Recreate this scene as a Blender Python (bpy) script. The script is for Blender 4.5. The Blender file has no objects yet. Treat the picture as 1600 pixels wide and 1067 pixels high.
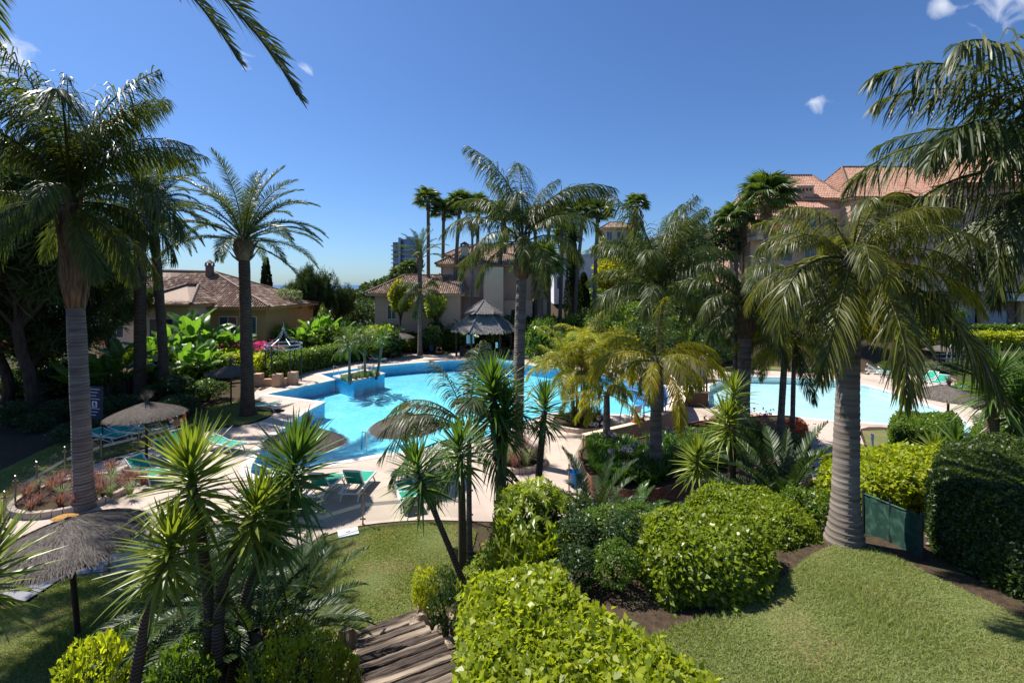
import bpy, math, random
import numpy as np
from mathutils import Vector, Matrix, Euler
from mathutils.geometry import tessellate_polygon
R = math.radians
random.seed(7)
rng = np.random.default_rng(7)
scene = bpy.context.scene
col = scene.collection
# ------------------------------------------------------------------ camera
F, H, HY = 711.1, 7.8, 445.0
cam_d = bpy.data.cameras.new('camera'); cam = bpy.data.objects.new('camera', cam_d); col.objects.link(cam)
cam.location = (0, 0, H); cam.rotation_euler = (R(90), 0, 0)
cam_d.sensor_width = 36; cam_d.lens = 16; cam_d.shift_y = -(533.5-HY)/1600.0
cam_d.clip_start = .05; cam_d.clip_end = 100000
scene.camera = cam
# ------------------------------------------------------------------ sun and sky
SUN_EL, SUN_AZ = R(57), math.atan2(-.87, .49)      # azimuth measured from +Y towards +X
sd = Vector((math.sin(SUN_AZ)*math.cos(SUN_EL), math.cos(SUN_AZ)*math.cos(SUN_EL), math.sin(SUN_EL)))
sl = bpy.data.lights.new('sun', 'SUN'); so = bpy.data.objects.new('sun', sl); col.objects.link(so)
so.rotation_euler = sd.to_track_quat('Z', 'Y').to_euler(); so.location = (-40, 30, 60)
sl.energy = 5.0; sl.angle = R(.53); sl.color = (1, .95, .87)
world = bpy.data.worlds.new('World'); scene.world = world; world.use_nodes = True
wn, wl = world.node_tree.nodes, world.node_tree.links
wn.clear()
wo = wn.new('ShaderNodeOutputWorld'); bg = wn.new('ShaderNodeBackground'); sky = wn.new('ShaderNodeTexSky')
sky.sky_type = 'NISHITA'; sky.sun_disc = False; sky.sun_elevation = SUN_EL; sky.sun_rotation = SUN_AZ
sky.altitude = 0; sky.air_density = 1.0; sky.dust_density = .5; sky.ozone_density = 2.0
bg.inputs[1].default_value = .072
tc = wn.new('ShaderNodeTexCoord')
nz = wn.new('ShaderNodeTexNoise'); nz.inputs['Scale'].default_value = 26; nz.inputs['Detail'].default_value = 9; nz.inputs['Distortion'].default_value = 1.1
wl.new(tc.outputs['Generated'], nz.inputs['Vector'])
last = None
for px, py, rad, amt in ((1575, 4, .07, .62), (1470, 8, .035, .5), (1275, 158, .055, .42), (375, 88, .05, .48), (480, 108, .035, .45), (14, 95, .07, .62), (1230, 292, .03, .3)):
    d = Vector(((px-800)/F, 1, (HY-py)/F)).normalized()
    dt = wn.new('ShaderNodeVectorMath'); dt.operation = 'DISTANCE'; dt.inputs[1].default_value = d
    wl.new(tc.outputs['Generated'], dt.inputs[0])
    mr = wn.new('ShaderNodeMapRange'); mr.inputs['From Min'].default_value = rad; mr.inputs['From Max'].default_value = 0
    mr.inputs['To Min'].default_value = 0; mr.inputs['To Max'].default_value = amt
    wl.new(dt.outputs['Value'], mr.inputs['Value'])
    if last is None: last = mr.outputs[0]
    else:
        mx = wn.new('ShaderNodeMath'); mx.operation = 'MAXIMUM'; wl.new(last, mx.inputs[0]); wl.new(mr.outputs[0], mx.inputs[1]); last = mx.outputs[0]
ad = wn.new('ShaderNodeMath'); ad.operation = 'ADD'; wl.new(nz.outputs['Fac'], ad.inputs[0]); wl.new(last, ad.inputs[1])
cr = wn.new('ShaderNodeMapRange'); cr.inputs['From Min'].default_value = .86; cr.inputs['From Max'].default_value = 1.35
wl.new(ad.outputs[0], cr.inputs['Value'])
mxc = wn.new('ShaderNodeMix'); mxc.data_type = 'RGBA'; mxc.inputs['B'].default_value = (9.5, 9.9, 10.6, 1)
tint = wn.new('ShaderNodeMix'); tint.data_type = 'RGBA'; tint.blend_type = 'MULTIPLY'; tint.inputs['Factor'].default_value = 1; tint.inputs['B'].default_value = (.62, .88, 1.25, 1)
wl.new(sky.outputs[0], tint.inputs['A'])
wl.new(cr.outputs[0], mxc.inputs['Factor']); wl.new(tint.outputs['Result'], mxc.inputs['A'])
wl.new(mxc.outputs['Result'], bg.inputs[0]); wl.new(bg.outputs[0], wo.inputs[0])
vs = scene.view_settings
vs.view_transform = 'Standard'; vs.look = 'None'; vs.gamma = 1; vs.use_curve_mapping = False; vs.exposure = 0.62
scene.render.engine = 'CYCLES'
cy = scene.cycles
cy.max_bounces = 6; cy.diffuse_bounces = 3; cy.glossy_bounces = 3; cy.transmission_bounces = 4; cy.transparent_max_bounces = 10
cy.use_denoising = True; cy.sample_clamp_indirect = 6; cy.caustics_reflective = False; cy.caustics_refractive = False
try: cy.denoiser = 'OPENIMAGEDENOISE'
except Exception: pass

# ------------------------------------------------------------------ terrain height
def ss(v, a, b):
    t = np.clip((v-a)/(b-a), 0, 1)
    return t*t*(3-2*t)
def lin(v, a, b): return np.clip((v-a)/(b-a), 0, 1)
def gz(x, y):
    x = np.asarray(x, float); y = np.asarray(y, float)
    up = 3.15*ss(y, 14.5, 7.9)*ss(x, -1.8, 1.5)                    # terrace with the near lawn
    up = np.maximum(up, 3.15*ss(y, 6.4, 4.2)*ss(x, -3.6, -1.4))
    up = np.maximum(up, 1.9*ss(y, 8.4, 4.6)*ss(x, -7.5, -4.0))              # bank left of the steps
    hill = 3.0*ss(x, 15, 30)*ss(y, 42, 54) + 15*ss(y, 66, 125)*ss(x, -14, 26) + 12*ss(x, 60, 110)*ss(y, 62, 110)
    drop = -75*ss(y, 75, 420)*ss(-x, -25-.12*y, 25) + 12*ss(y, 150, 300)*ss(x, -75-.0*y, -10)
    return up + hill + drop
_DS = 2.5*1.003**np.arange(1750)
def at(px, py):
    """ground point seen at a pixel of the photograph"""
    x = (px-800)*_DS/F; hit = (H-(py-HY)*_DS/F) <= gz(x, _DS)
    i = int(np.argmax(hit)) if hit.any() else len(_DS)-1
    return Vector((x[i], _DS[i], float(gz(x[i], _DS[i]))))
def on(px, D):
    """ground point at a bearing and a distance"""
    x = (px-800)*D/F; return Vector((x, D, float(gz(x, D))))
def p0(px, py, z=0.0):
    D = (H-z)*F/(py-HY); return ((px-800)*D/F, D)
def wx(px, D): return (px-800)*D/F
def wz(py, D): return H-(py-HY)*D/F

# ------------------------------------------------------------------ materials
def nt(name):
    m = bpy.data.materials.new(name); m.use_nodes = True
    n = m.node_tree.nodes; l = m.node_tree.links
    return m, n, l, n['Principled BSDF'], n['Material Output']
def rgba(c): return (c[0], c[1], c[2], 1)
def M(name, c1, c2=None, scale=3, rough=.7, bump=0, bscale=30, spec=.3, metal=0, detail=6, stretch=None, c3=None, s3=.6, lo=.35, hi=.65):
    m, n, l, b, o = nt(name)
    c2 = c2 or tuple(v*.75 for v in c1)
    t = n.new('ShaderNodeTexCoord'); src = t.outputs['Object']
    if name == 'weathered_wood':                # every plank its own stretch of grain
        oi = n.new('ShaderNodeObjectInfo'); va = n.new('ShaderNodeVectorMath'); va.operation = 'ADD'; vm = n.new('ShaderNodeVectorMath'); vm.operation = 'SCALE'; vm.inputs[0].default_value = (37, 11, 23)
        l.new(oi.outputs['Random'], vm.inputs['Scale']); l.new(src, va.inputs[0]); l.new(vm.outputs[0], va.inputs[1]); src = va.outputs[0]
    if stretch:
        mp = n.new('ShaderNodeMapping'); mp.inputs['Scale'].default_value = stretch; l.new(src, mp.inputs[0]); src = mp.outputs[0]
    z = n.new('ShaderNodeTexNoise'); z.inputs['Scale'].default_value = scale; z.inputs['Detail'].default_value = detail; l.new(src, z.inputs['Vector'])
    r = n.new('ShaderNodeMapRange'); r.inputs['From Min'].default_value = lo; r.inputs['From Max'].default_value = hi; l.new(z.outputs['Fac'], r.inputs['Value'])
    x = n.new('ShaderNodeMix'); x.data_type = 'RGBA'; x.inputs['A'].default_value = rgba(c1); x.inputs['B'].default_value = rgba(c2)
    l.new(r.outputs[0], x.inputs['Factor']); out = x.outputs['Result']
    if c3:
        z3 = n.new('ShaderNodeTexNoise'); z3.inputs['Scale'].default_value = s3; z3.inputs['Detail'].default_value = 4; l.new(src, z3.inputs['Vector'])
        r3 = n.new('ShaderNodeMapRange'); r3.inputs['From Min'].default_value = .48; r3.inputs['From Max'].default_value = .68; l.new(z3.outputs['Fac'], r3.inputs['Value'])
        x3 = n.new('ShaderNodeMix'); x3.data_type = 'RGBA'; x3.inputs['B'].default_value = rgba(c3); l.new(out, x3.inputs['A']); l.new(r3.outputs[0], x3.inputs['Factor']); out = x3.outputs['Result']
    l.new(out, b.inputs['Base Color'])
    b.inputs['Roughness'].default_value = rough; b.inputs['Metallic'].default_value = metal; b.inputs['Specular IOR Level'].default_value = spec
    if bump:
        zb = n.new('ShaderNodeTexNoise'); zb.inputs['Scale'].default_value = bscale; zb.inputs['Detail'].default_value = 5; l.new(src, zb.inputs['Vector'])
        bp = n.new('ShaderNodeBump'); bp.inputs['Strength'].default_value = bump; bp.inputs['Distance'].default_value = .03
        l.new(zb.outputs['Fac'], bp.inputs['Height']); l.new(bp.outputs[0], b.inputs['Normal'])
    return m
def LEAF(name, a, b_, trans=.35, rough=.38, spec=.45, c=None):
    """leaf: each loose leaf its own tint, some light passes through"""
    k_ = 1.3; a = tuple(v*k_ for v in a); b_ = tuple(v*k_ for v in b_); c = tuple(v*k_*.9 for v in c) if c else None; trans = min(.5, trans+.06); rough = max(rough, .36)
    m, n, l, b, o = nt(name)
    g = n.new('ShaderNodeNewGeometry'); oi = n.new('ShaderNodeObjectInfo')
    ad = n.new('ShaderNodeMath'); ad.operation = 'MULTIPLY_ADD'; ad.inputs[1].default_value = .65
    mu = n.new('ShaderNodeMath'); mu.operation = 'MULTIPLY'; mu.inputs[1].default_value = .35
    l.new(oi.outputs['Random'], mu.inputs[0]); l.new(g.outputs['Random Per Island'], ad.inputs[0]); l.new(mu.outputs[0], ad.inputs[2])
    x = n.new('ShaderNodeValToRGB'); e = x.color_ramp.elements
    e[0].color = rgba(a); e[1].color = rgba(b_); e[0].position = .1; e[1].position = .85 if c else .95
    if c: q = e.new(.97); q.color = rgba(c)
    l.new(ad.outputs[0], x.inputs['Fac'])
    l.new(x.outputs[0], b.inputs['Base Color']); b.inputs['Roughness'].default_value = rough; b.inputs['Specular IOR Level'].default_value = spec
    tr = n.new('ShaderNodeBsdfTranslucent'); hs = n.new('ShaderNodeMix'); hs.data_type = 'RGBA'; hs.blend_type = 'MULTIPLY'; hs.inputs['Factor'].default_value = 1
    hs.inputs['B'].default_value = (1.9, 1.9, .75, 1); l.new(x.outputs[0], hs.inputs['A']); l.new(hs.outputs['Result'], tr.inputs['Color'])
    ms = n.new('ShaderNodeMixShader'); ms.inputs[0].default_value = trans
    l.new(b.outputs[0], ms.inputs[1]); l.new(tr.outputs[0], ms.inputs[2]); l.new(ms.outputs[0], o.inputs['Surface'])
    return m
def TRUNK(name, a, b_, band=9.0, dist=2.0, bump=.6):
    m, n, l, b, o = nt(name)
    t = n.new('ShaderNodeTexCoord')
    w = n.new('ShaderNodeTexWave'); w.bands_direction = 'Z'; w.inputs['Scale'].default_value = band; w.inputs['Distortion'].default_value = dist; w.inputs['Detail'].default_value = 3
    l.new(t.outputs['Object'], w.inputs['Vector'])
    z = n.new('ShaderNodeTexNoise'); z.inputs['Scale'].default_value = 2.5; z.inputs['Detail'].default_value = 8; l.new(t.outputs['Object'], z.inputs['Vector'])
    mu = n.new('ShaderNodeMath'); mu.operation = 'MULTIPLY'; l.new(w.outputs['Fac'], mu.inputs[0]); l.new(z.outputs['Fac'], mu.inputs[1])
    r = n.new('ShaderNodeMapRange'); r.inputs['From Min'].default_value = .05; r.inputs['From Max'].default_value = .5; l.new(mu.outputs[0], r.inputs['Value'])
    x = n.new('ShaderNodeMix'); x.data_type = 'RGBA'; x.inputs['A'].default_value = rgba(b_); x.inputs['B'].default_value = rgba(a)
    l.new(r.outputs[0], x.inputs['Factor']); l.new(x.outputs['Result'], b.inputs['Base Color'])
    b.inputs['Roughness'].default_value = .85; b.inputs['Specular IOR Level'].default_value = .15
    bp = n.new('ShaderNodeBump'); bp.inputs['Strength'].default_value = bump; bp.inputs['Distance'].default_value = .03
    l.new(mu.outputs[0], bp.inputs['Height']); l.new(bp.outputs[0], b.inputs['Normal'])
    return m
def ISLE(name, cols, rough=.8, spec=.2, bump=0):
    """each loose piece (tile, straw, stone) takes one of several tints"""
    m, n, l, b, o = nt(name)
    g = n.new('ShaderNodeNewGeometry'); x = n.new('ShaderNodeValToRGB'); e = x.color_ramp.elements
    while len(e) < len(cols): e.new(.5)
    for i, c in enumerate(cols): e[i].position = i/(len(cols)-1); e[i].color = rgba(c)
    l.new(g.outputs['Random Per Island'], x.inputs['Fac'])
    z = n.new('ShaderNodeTexNoise'); z.inputs['Scale'].default_value = 6; z.inputs['Detail'].default_value = 6
    t = n.new('ShaderNodeTexCoord'); l.new(t.outputs['Object'], z.inputs['Vector'])
    r = n.new('ShaderNodeMapRange'); r.inputs['To Min'].default_value = .6; r.inputs['To Max'].default_value = 1.35; l.new(z.outputs['Fac'], r.inputs['Value'])
    v = n.new('ShaderNodeVectorMath'); v.operation = 'SCALE'; l.new(x.outputs[0], v.inputs[0]); l.new(r.outputs[0], v.inputs['Scale'])
    l.new(v.outputs[0], b.inputs['Base Color']); b.inputs['Roughness'].default_value = rough; b.inputs['Specular IOR Level'].default_value = spec
    return m
def CLEAR(name, tint, gloss=.05, rough=.02, ripple=0, fres=1.33, milk=0):
    """thin clear sheet: light passes straight through, reflection grows at grazing angles"""
    m, n, l, b, o = nt(name); n.remove(b)
    t = n.new('ShaderNodeBsdfTransparent'); t.inputs[0].default_value = rgba(tint)
    g = n.new('ShaderNodeBsdfGlossy'); g.inputs['Roughness'].default_value = rough
    f = n.new('ShaderNodeFresnel'); f.inputs['IOR'].default_value = fres
    if ripple:
        tc_ = n.new('ShaderNodeTexCoord'); z = n.new('ShaderNodeTexNoise'); z.inputs['Scale'].default_value = 2.2; z.inputs['Detail'].default_value = 3; z.inputs['Distortion'].default_value = .8
        l.new(tc_.outputs['Object'], z.inputs['Vector'])
        bp = n.new('ShaderNodeBump'); bp.inputs['Strength'].default_value = ripple; bp.inputs['Distance'].default_value = .1; l.new(z.outputs['Fac'], bp.inputs['Height'])
        l.new(bp.outputs[0], g.inputs['Normal']); l.new(bp.outputs[0], f.inputs['Normal'])
    ms = n.new('ShaderNodeMixShader'); l.new(f.outputs[0], ms.inputs[0]); l.new(t.outputs[0], ms.inputs[1]); l.new(g.outputs[0], ms.inputs[2])
    out = ms.outputs[0]
    if milk:
        df = n.new('ShaderNodeBsdfDiffuse'); df.inputs[0].default_value = (.8, .8, .78, 1)
        m2 = n.new('ShaderNodeMixShader'); m2.inputs[0].default_value = milk; l.new(out, m2.inputs[1]); l.new(df.outputs[0], m2.inputs[2]); out = m2.outputs[0]
    l.new(out, o.inputs['Surface'])
    return m

m_soil = M('soil', (.085, .058, .038), (.045, .032, .022), 9, .95, 1.0, 22, .1, c3=(.06, .055, .025), s3=1.4)
m_deck = M('deck_stone', (.54, .445, .365), (.49, .395, .325), 1.1, .75, .25, 45, .25, c3=(.41, .325, .27), s3=.45)
m_path = M('grey_path', (.25, .25, .27), (.2, .2, .215), 2, .8, .2, 40)
m_coping = M('coping', (.68, .63, .58), (.62, .57, .52), 3, .6, .15, 40)
m_lawn = M('lawn', (.125, .16, .05), (.155, .165, .065), 2.2, .95, .7, 60, .1, c3=(.22, .165, .085), s3=.9)
m_sea = M('sea', (.02, .07, .16), (.03, .09, .19), .002, .35)
def pool_tiles(name, a, b_):
    m, n, l, b, o = nt(name)
    t = n.new('ShaderNodeTexCoord')
    v = n.new('ShaderNodeTexVoronoi'); v.distance = 'CHEBYCHEV'; v.inputs['Scale'].default_value = 7; v.inputs['Randomness'].default_value = .25
    l.new(t.outputs['Object'], v.inputs['Vector'])
    z = n.new('ShaderNodeTexNoise'); z.inputs['Scale'].default_value = .7; z.inputs['Detail'].default_value = 3; l.new(t.outputs['Object'], z.inputs['Vector'])
    s = n.new('ShaderNodeSeparateColor'); l.new(v.outputs['Color'], s.inputs[0])
    ad = n.new('ShaderNodeMath'); ad.operation = 'MULTIPLY_ADD'; ad.inputs[1].default_value = .45; l.new(s.outputs[0], ad.inputs[0]); l.new(z.outputs['Fac'], ad.inputs[2])
    r = n.new('ShaderNodeMapRange'); r.inputs['From Min'].default_value = .35; r.inputs['From Max'].default_value = 1.0; l.new(ad.outputs[0], r.inputs['Value'])
    x = n.new('ShaderNodeMix'); x.data_type = 'RGBA'; x.inputs['A'].default_value = rgba(a); x.inputs['B'].default_value = rgba(b_)
    l.new(r.outputs[0], x.inputs['Factor']); l.new(x.outputs['Result'], b.inputs['Base Color']); b.inputs['Roughness'].default_value = .3
    return m
m_tile = pool_tiles('pool_mosaic', (.16, .66, .88), (.36, .84, .97))
m_tilew = pool_tiles('shaded_blue_mosaic', (.025, .36, .72), (.05, .46, .82))  # deeper blue than the floor; shade of the unlit walls put into the tile colour
m_tile2 = pool_tiles('pale_pool_mosaic', (.52, .82, .90), (.68, .9, .94))
m_water = CLEAR('water', (.82, .97, .995), ripple=.35)
m_water2 = CLEAR('shallow_water', (.90, .98, .99), ripple=.35)
m_glass = CLEAR('glass', (.86, .89, .87), fres=1.5)
m_frost = CLEAR('frosted_band', (.9, .9, .9), fres=1.3, milk=.6)
m_steel = M('steel', (.55, .54, .52), (.45, .44, .42), 8, .3, metal=1)
m_post = M('bronze_post', (.33, .28, .21), (.26, .22, .17), 8, .38, metal=.7)
m_white = M('white_plastic', (.78, .78, .76), (.72, .72, .70), 5, .4)
m_green = M('green_sling', (.01, .33, .22), (.008, .27, .185), 40, .65, .1, 200, c3=(.015, .38, .27), s3=3)
m_wood = M('dark_wood', (.06, .035, .022), (.035, .02, .013), 6, .8, .4, 30, stretch=(1, 1, .2))
m_straw = ISLE('straw', [(.09, .074, .06), (.155, .132, .112), (.235, .205, .178), (.13, .108, .092)], .9, .15)
m_thatch = ISLE('grey_thatch', [(.16, .145, .135), (.22, .2, .185), (.28, .255, .235)], .9, .15)
m_strawb = M('straw_base', (.15, .122, .1), (.08, .065, .052), 14, .95, .9, 50, stretch=(1, 1, .4))
m_peach = M('peach_render', (.56, .36, .24), (.52, .33, .215), 1.2, .85, .25, 60, .1)
m_ochre = M('ochre_render', (.52, .31, .13), (.48, .28, .115), 1.2, .85, .2, 60, .1)
m_pink = M('pink_render', (.64, .42, .31), (.59, .38, .28), 1.0, .85, .2, 60, .1)
m_cream = M('cream_render', (.76, .6, .43), (.7, .55, .39), 1.0, .85, .2, 60, .1)
m_bwhite = M('white_render', (.74, .74, .74), (.68, .68, .69), 1.0, .8)
m_tiles = ISLE('roof_tiles', [(.1, .06, .045), (.26, .15, .1), (.4, .26, .18), (.16, .09, .06), (.66, .52, .4), (.2, .115, .08), (.34, .2, .14)])
m_tiles_p = ISLE('pink_roof_tiles', [(.42, .22, .15), (.5, .28, .2), (.56, .34, .25), (.47, .25, .17)])
m_ridge = M('ridge_tile', (.2, .13, .1), (.14, .09, .07), 6)
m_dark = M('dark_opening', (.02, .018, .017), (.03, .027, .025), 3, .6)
m_pane = M('window_glass', (.05, .07, .09), (.08, .1, .12), .6, .08, spec=.6)
m_tower = M('tower_glass', (.12, .19, .27), (.2, .29, .38), .25, .15, spec=.6)
m_conc = M('pale_concrete', (.5, .54, .58), (.42, .46, .5), .5, .7)
m_shut = M('grey_shutter', (.45, .45, .47), (.41, .41, .43), 3, .6)
m_stone = ISLE('stone_cladding', [(.28, .2, .13), (.36, .27, .18), (.22, .16, .11), (.42, .33, .23)])
m_brick = ISLE('brick', [(.19, .085, .055), (.25, .115, .075), (.30, .16, .11), (.17, .08, .055)])
m_mortar = M('mortar', (.3, .24, .2), (.25, .2, .165), 20, .95)
m_iron = M('iron', (.03, .035, .04), (.05, .055, .06), 8, .5, metal=.5)
m_silver = M('silver_iron', (.42, .44, .47), (.3, .32, .35), 8, .4, metal=.6)
m_rock = M('rock', (.42, .33, .24), (.24, .185, .135), 3, .9, 1, 9, .15, c3=(.12, .1, .08), s3=2)
m_plank = M('weathered_wood', (.10, .078, .064), (.035, .026, .022), 6, .88, 1.0, 9, .15, stretch=(.45, 6, 6), c3=(.42, .33, .25), s3=.8, lo=.4, hi=.6)
m_orange = M('orange_ring', (.62, .13, .04), (.55, .1, .03), 5, .5)
m_blue = M('blue_plastic', (.0, .16, .5), (.0, .13, .42), 5, .4)
m_navy = M('navy_sign', (.012, .02, .06), (.015, .025, .07), 5, .5)
m_sign = M('sign_white', (.75, .77, .8), (.7, .72, .75), 5, .6)
m_red = M('sign_red', (.6, .03, .03), (.55, .025, .025), 5, .6)
m_terra = M('terracotta', (.2, .1, .06), (.16, .08, .05), 6)
m_net = M('green_netting', (.014, .06, .042), (.01, .042, .03), 60, .75, .6, 160, c3=(.05, .12, .085), s3=7)
# foliage
l_queen = LEAF('queen_leaf', (.024, .04, .009), (.075, .092, .018), .3, .42, .4, c=(.13, .12, .02))
l_queeny = LEAF('sunny_queen_leaf', (.085, .10, .012), (.27, .24, .02), .44, .4, .4, c=(.42, .29, .03))
l_olive = LEAF('olive_queen_leaf', (.04, .052, .009), (.12, .125, .018), .36, .4, .42, c=(.22, .19, .03))
l_date = LEAF('date_leaf', (.026, .042, .014), (.08, .10, .03), .28, .42, .4)
l_fan = LEAF('fan_leaf', (.045, .075, .015), (.1, .14, .03), .35, .35, .4)
l_dead = LEAF('dead_leaf', (.14, .09, .045), (.26, .19, .1), .2, .8, .1)
l_yucca = LEAF('yucca_leaf', (.06, .095, .014), (.2, .24, .035), .32, .33, .45, c=(.3, .31, .06))
l_yuccad = LEAF('dark_yucca_leaf', (.03, .07, .016), (.1, .165, .03), .28, .33, .45)
l_areca = LEAF('areca_leaf', (.085, .11, .014), (.27, .24, .02), .44, .4, .4, c=(.46, .29, .02))
l_cycad = LEAF('cycad_leaf', (.014, .034, .009), (.045, .075, .018), .2, .42, .4)
l_banana = LEAF('banana_leaf', (.045, .11, .018), (.12, .22, .035), .42, .33, .45)
l_lime = LEAF('lime_leaf', (.12, .165, .012), (.34, .36, .025), .42, .4, .45, c=(.42, .40, .06))
l_mid = LEAF('mid_leaf', (.04, .085, .012), (.11, .165, .02), .35, .35, .45)
l_glossy = LEAF('glossy_leaf', (.06, .10, .01), (.21, .255, .02), .38, .3, .5, c=(.34, .36, .05))
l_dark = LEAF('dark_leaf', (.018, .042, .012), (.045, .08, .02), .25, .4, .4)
l_box = LEAF('box_leaf', (.022, .045, .01), (.075, .105, .018), .3, .42, .4, c=(.15, .17, .03))
l_pine = LEAF('pine_needle', (.02, .038, .012), (.055, .078, .02), .22, .5, .25)
l_cyp = LEAF('cypress_leaf', (.012, .026, .01), (.03, .05, .016), .15, .6, .2)
l_yel = LEAF('yellow_leaf', (.12, .14, .012), (.27, .25, .02), .42, .4, .4)
l_grey = LEAF('grey_leaf', (.1, .13, .08), (.2, .23, .15), .25, .6, .2)
l_grass = LEAF('grass_blade', (.11, .15, .04), (.23, .25, .095), .3, .7, .15, c=(.38, .31, .18))
l_strap = LEAF('strap_leaf', (.03, .085, .014), (.09, .17, .025), .35, .33, .5)
l_mag = LEAF('magenta_petal', (.35, .02, .25), (.5, .06, .35), .4, .6, .2)
l_redp = LEAF('red_petal', (.5, .015, .015), (.62, .06, .05), .35, .6, .2)
l_lil = LEAF('lilac_petal', (.22, .2, .42), (.38, .33, .55), .4, .6, .2)
l_rosy = LEAF('rosy_sprig', (.10, .045, .06), (.2, .10, .12), .35, .7, .2)
t_queen = M('queen_trunk', (.215, .178, .148), (.115, .092, .075), 2.2, .88, .5, 5, .1, stretch=(.5, .5, 6), c3=(.26, .225, .19), s3=.5)
t_date = TRUNK('date_trunk', (.15, .105, .075), (.04, .028, .02), 3.4, 7, 1.0)
t_wash = TRUNK('tall_trunk', (.19, .145, .12), (.11, .08, .065), 1.6, 3.0)
t_yucca = TRUNK('yucca_trunk', (.17, .125, .09), (.07, .05, .036), 6, 3)
t_bark = M('bark', (.09, .065, .048), (.045, .033, .025), 6, .95, 1, 10, .1, stretch=(1, 1, .25))
t_fibre = M('palm_fibre', (.22, .15, .095), (.10, .065, .042), 9, .95, 1, 22, .1, stretch=(1.6, 1.6, .25))
t_cane = TRUNK('areca_cane', (.2, .14, .06), (.1, .065, .03), 4, .6)
t_rachis = M('rachis', (.13, .14, .035), (.1, .11, .03), 4, .5)

# ------------------------------------------------------------------ mesh helpers
class MB:
    def __init__(s): s.v = []; s.f = []
    def add(s, V, Fc):
        o = len(s.v); s.v.extend([tuple(p) for p in V]); s.f.extend([tuple(i+o for i in q) for q in Fc]); return s
    def box(s, x0, x1, y0, y1, z0, z1):
        return s.add([(x0, y0, z0), (x1, y0, z0), (x1, y1, z0), (x0, y1, z0), (x0, y0, z1), (x1, y0, z1), (x1, y1, z1), (x0, y1, z1)],
                     [(0, 3, 2, 1), (4, 5, 6, 7), (0, 1, 5, 4), (1, 2, 6, 5), (2, 3, 7, 6), (3, 0, 4, 7)])
    def beam(s, a, b, w, h):
        a = Vector(a); b = Vector(b); d = (b-a).normalized(); up = Vector((0, 0, 1)) if abs(d.z) < .95 else Vector((0, 1, 0))
        x = d.cross(up).normalized()*w/2; y = x.cross(d).normalized()*h/2
        V = [p+sx*x+sy*y for p in (a, b) for sx, sy in ((-1, -1), (1, -1), (1, 1), (-1, 1))]
        return s.add(V, [(0, 1, 2, 3), (7, 6, 5, 4), (0, 4, 5, 1), (1, 5, 6, 2), (2, 6, 7, 3), (3, 7, 4, 0)])
    def tube(s, pts, rad, n=8, cap=True):
        pts = [Vector(p) for p in pts]
        if not hasattr(rad, '__len__'): rad = [rad]*len(pts)
        V = []; Fc = []
        ref = Vector((1, 0, 0))
        for i, p in enumerate(pts):
            d = (pts[min(i+1, len(pts)-1)]-pts[max(i-1, 0)]).normalized()
            if abs(d.dot(ref)) > .9: ref = Vector((0, 1, 0)) if abs(d.y) < .9 else Vector((0, 0, 1))
            x = (ref-d*ref.dot(d)).normalized(); y = d.cross(x)
            for k in range(n):
                a = 2*math.pi*k/n; V.append(p+(x*math.cos(a)+y*math.sin(a))*rad[i])
        for i in range(len(pts)-1):
            for k in range(n):
                Fc.append((i*n+k, i*n+(k+1) % n, (i+1)*n+(k+1) % n, (i+1)*n+k))
        if cap: Fc.append(tuple(range(n))[::-1]); Fc.append(tuple((len(pts)-1)*n+k for k in range(n)))
        return s.add(V, Fc)
    def lathe(s, prof, n=24, c=(0, 0, 0)):
        V = [(c[0]+r*math.cos(2*math.pi*k/n), c[1]+r*math.sin(2*math.pi*k/n), c[2]+z) for r, z in prof for k in range(n)]
        return s.add(V, [(i*n+k, i*n+(k+1) % n, (i+1)*n+(k+1) % n, (i+1)*n+k) for i in range(len(prof)-1) for k in range(n)])
    def prism(s, pts, z0, z1, top=True, bottom=False):
        n = len(pts)
        V = [(p[0], p[1], z0) for p in pts]+[(p[0], p[1], z1) for p in pts]
        Fc = [(i, (i+1) % n, n+(i+1) % n, n+i) for i in range(n)]
        s.add(V, Fc)
        if top: s.flat(pts, z1)
        if bottom: s.flat(pts, z0)
        return s
    def flat(s, pts, z, holes=()):
        loops = [[Vector((p[0], p[1], 0)) for p in L] for L in [pts, *holes]]
        tri = tessellate_polygon(loops); V = [(p.x, p.y, z) for L in loops for p in L]
        out = []
        for a, b, c in tri:
            cr_ = (V[b][0]-V[a][0])*(V[c][1]-V[a][1])-(V[b][1]-V[a][1])*(V[c][0]-V[a][0])
            out.append((a, b, c) if cr_ > 0 else (a, c, b))
        return s.add(V, out)
    def mesh(s, name, mat, smooth=False):
        me = bpy.data.meshes.new(name); me.from_pydata(s.v, [], s.f); me.materials.append(mat)
        if smooth: me.polygons.foreach_set('use_smooth', [True]*len(me.polygons))
        me.update(); return me
    def build(s, name, mat, parent=None, smooth=False, **k): return obj(name, s.mesh(name, mat, smooth), parent, **k)
def mesh_np(name, V, Fc, mat, smooth=False):
    V = np.asarray(V, np.float32).reshape(-1, 3); Fc = np.asarray(Fc, np.int32); n, k = Fc.shape
    me = bpy.data.meshes.new(name)
    me.vertices.add(len(V)); me.vertices.foreach_set('co', V.ravel())
    me.loops.add(n*k); me.loops.foreach_set('vertex_index', Fc.ravel())
    me.polygons.add(n); me.polygons.foreach_set('loop_start', np.arange(0, n*k, k, dtype=np.int32))
    if smooth: me.polygons.foreach_set('use_smooth', np.ones(n, bool))
    me.materials.append(mat); me.update(calc_edges=True); return me
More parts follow.
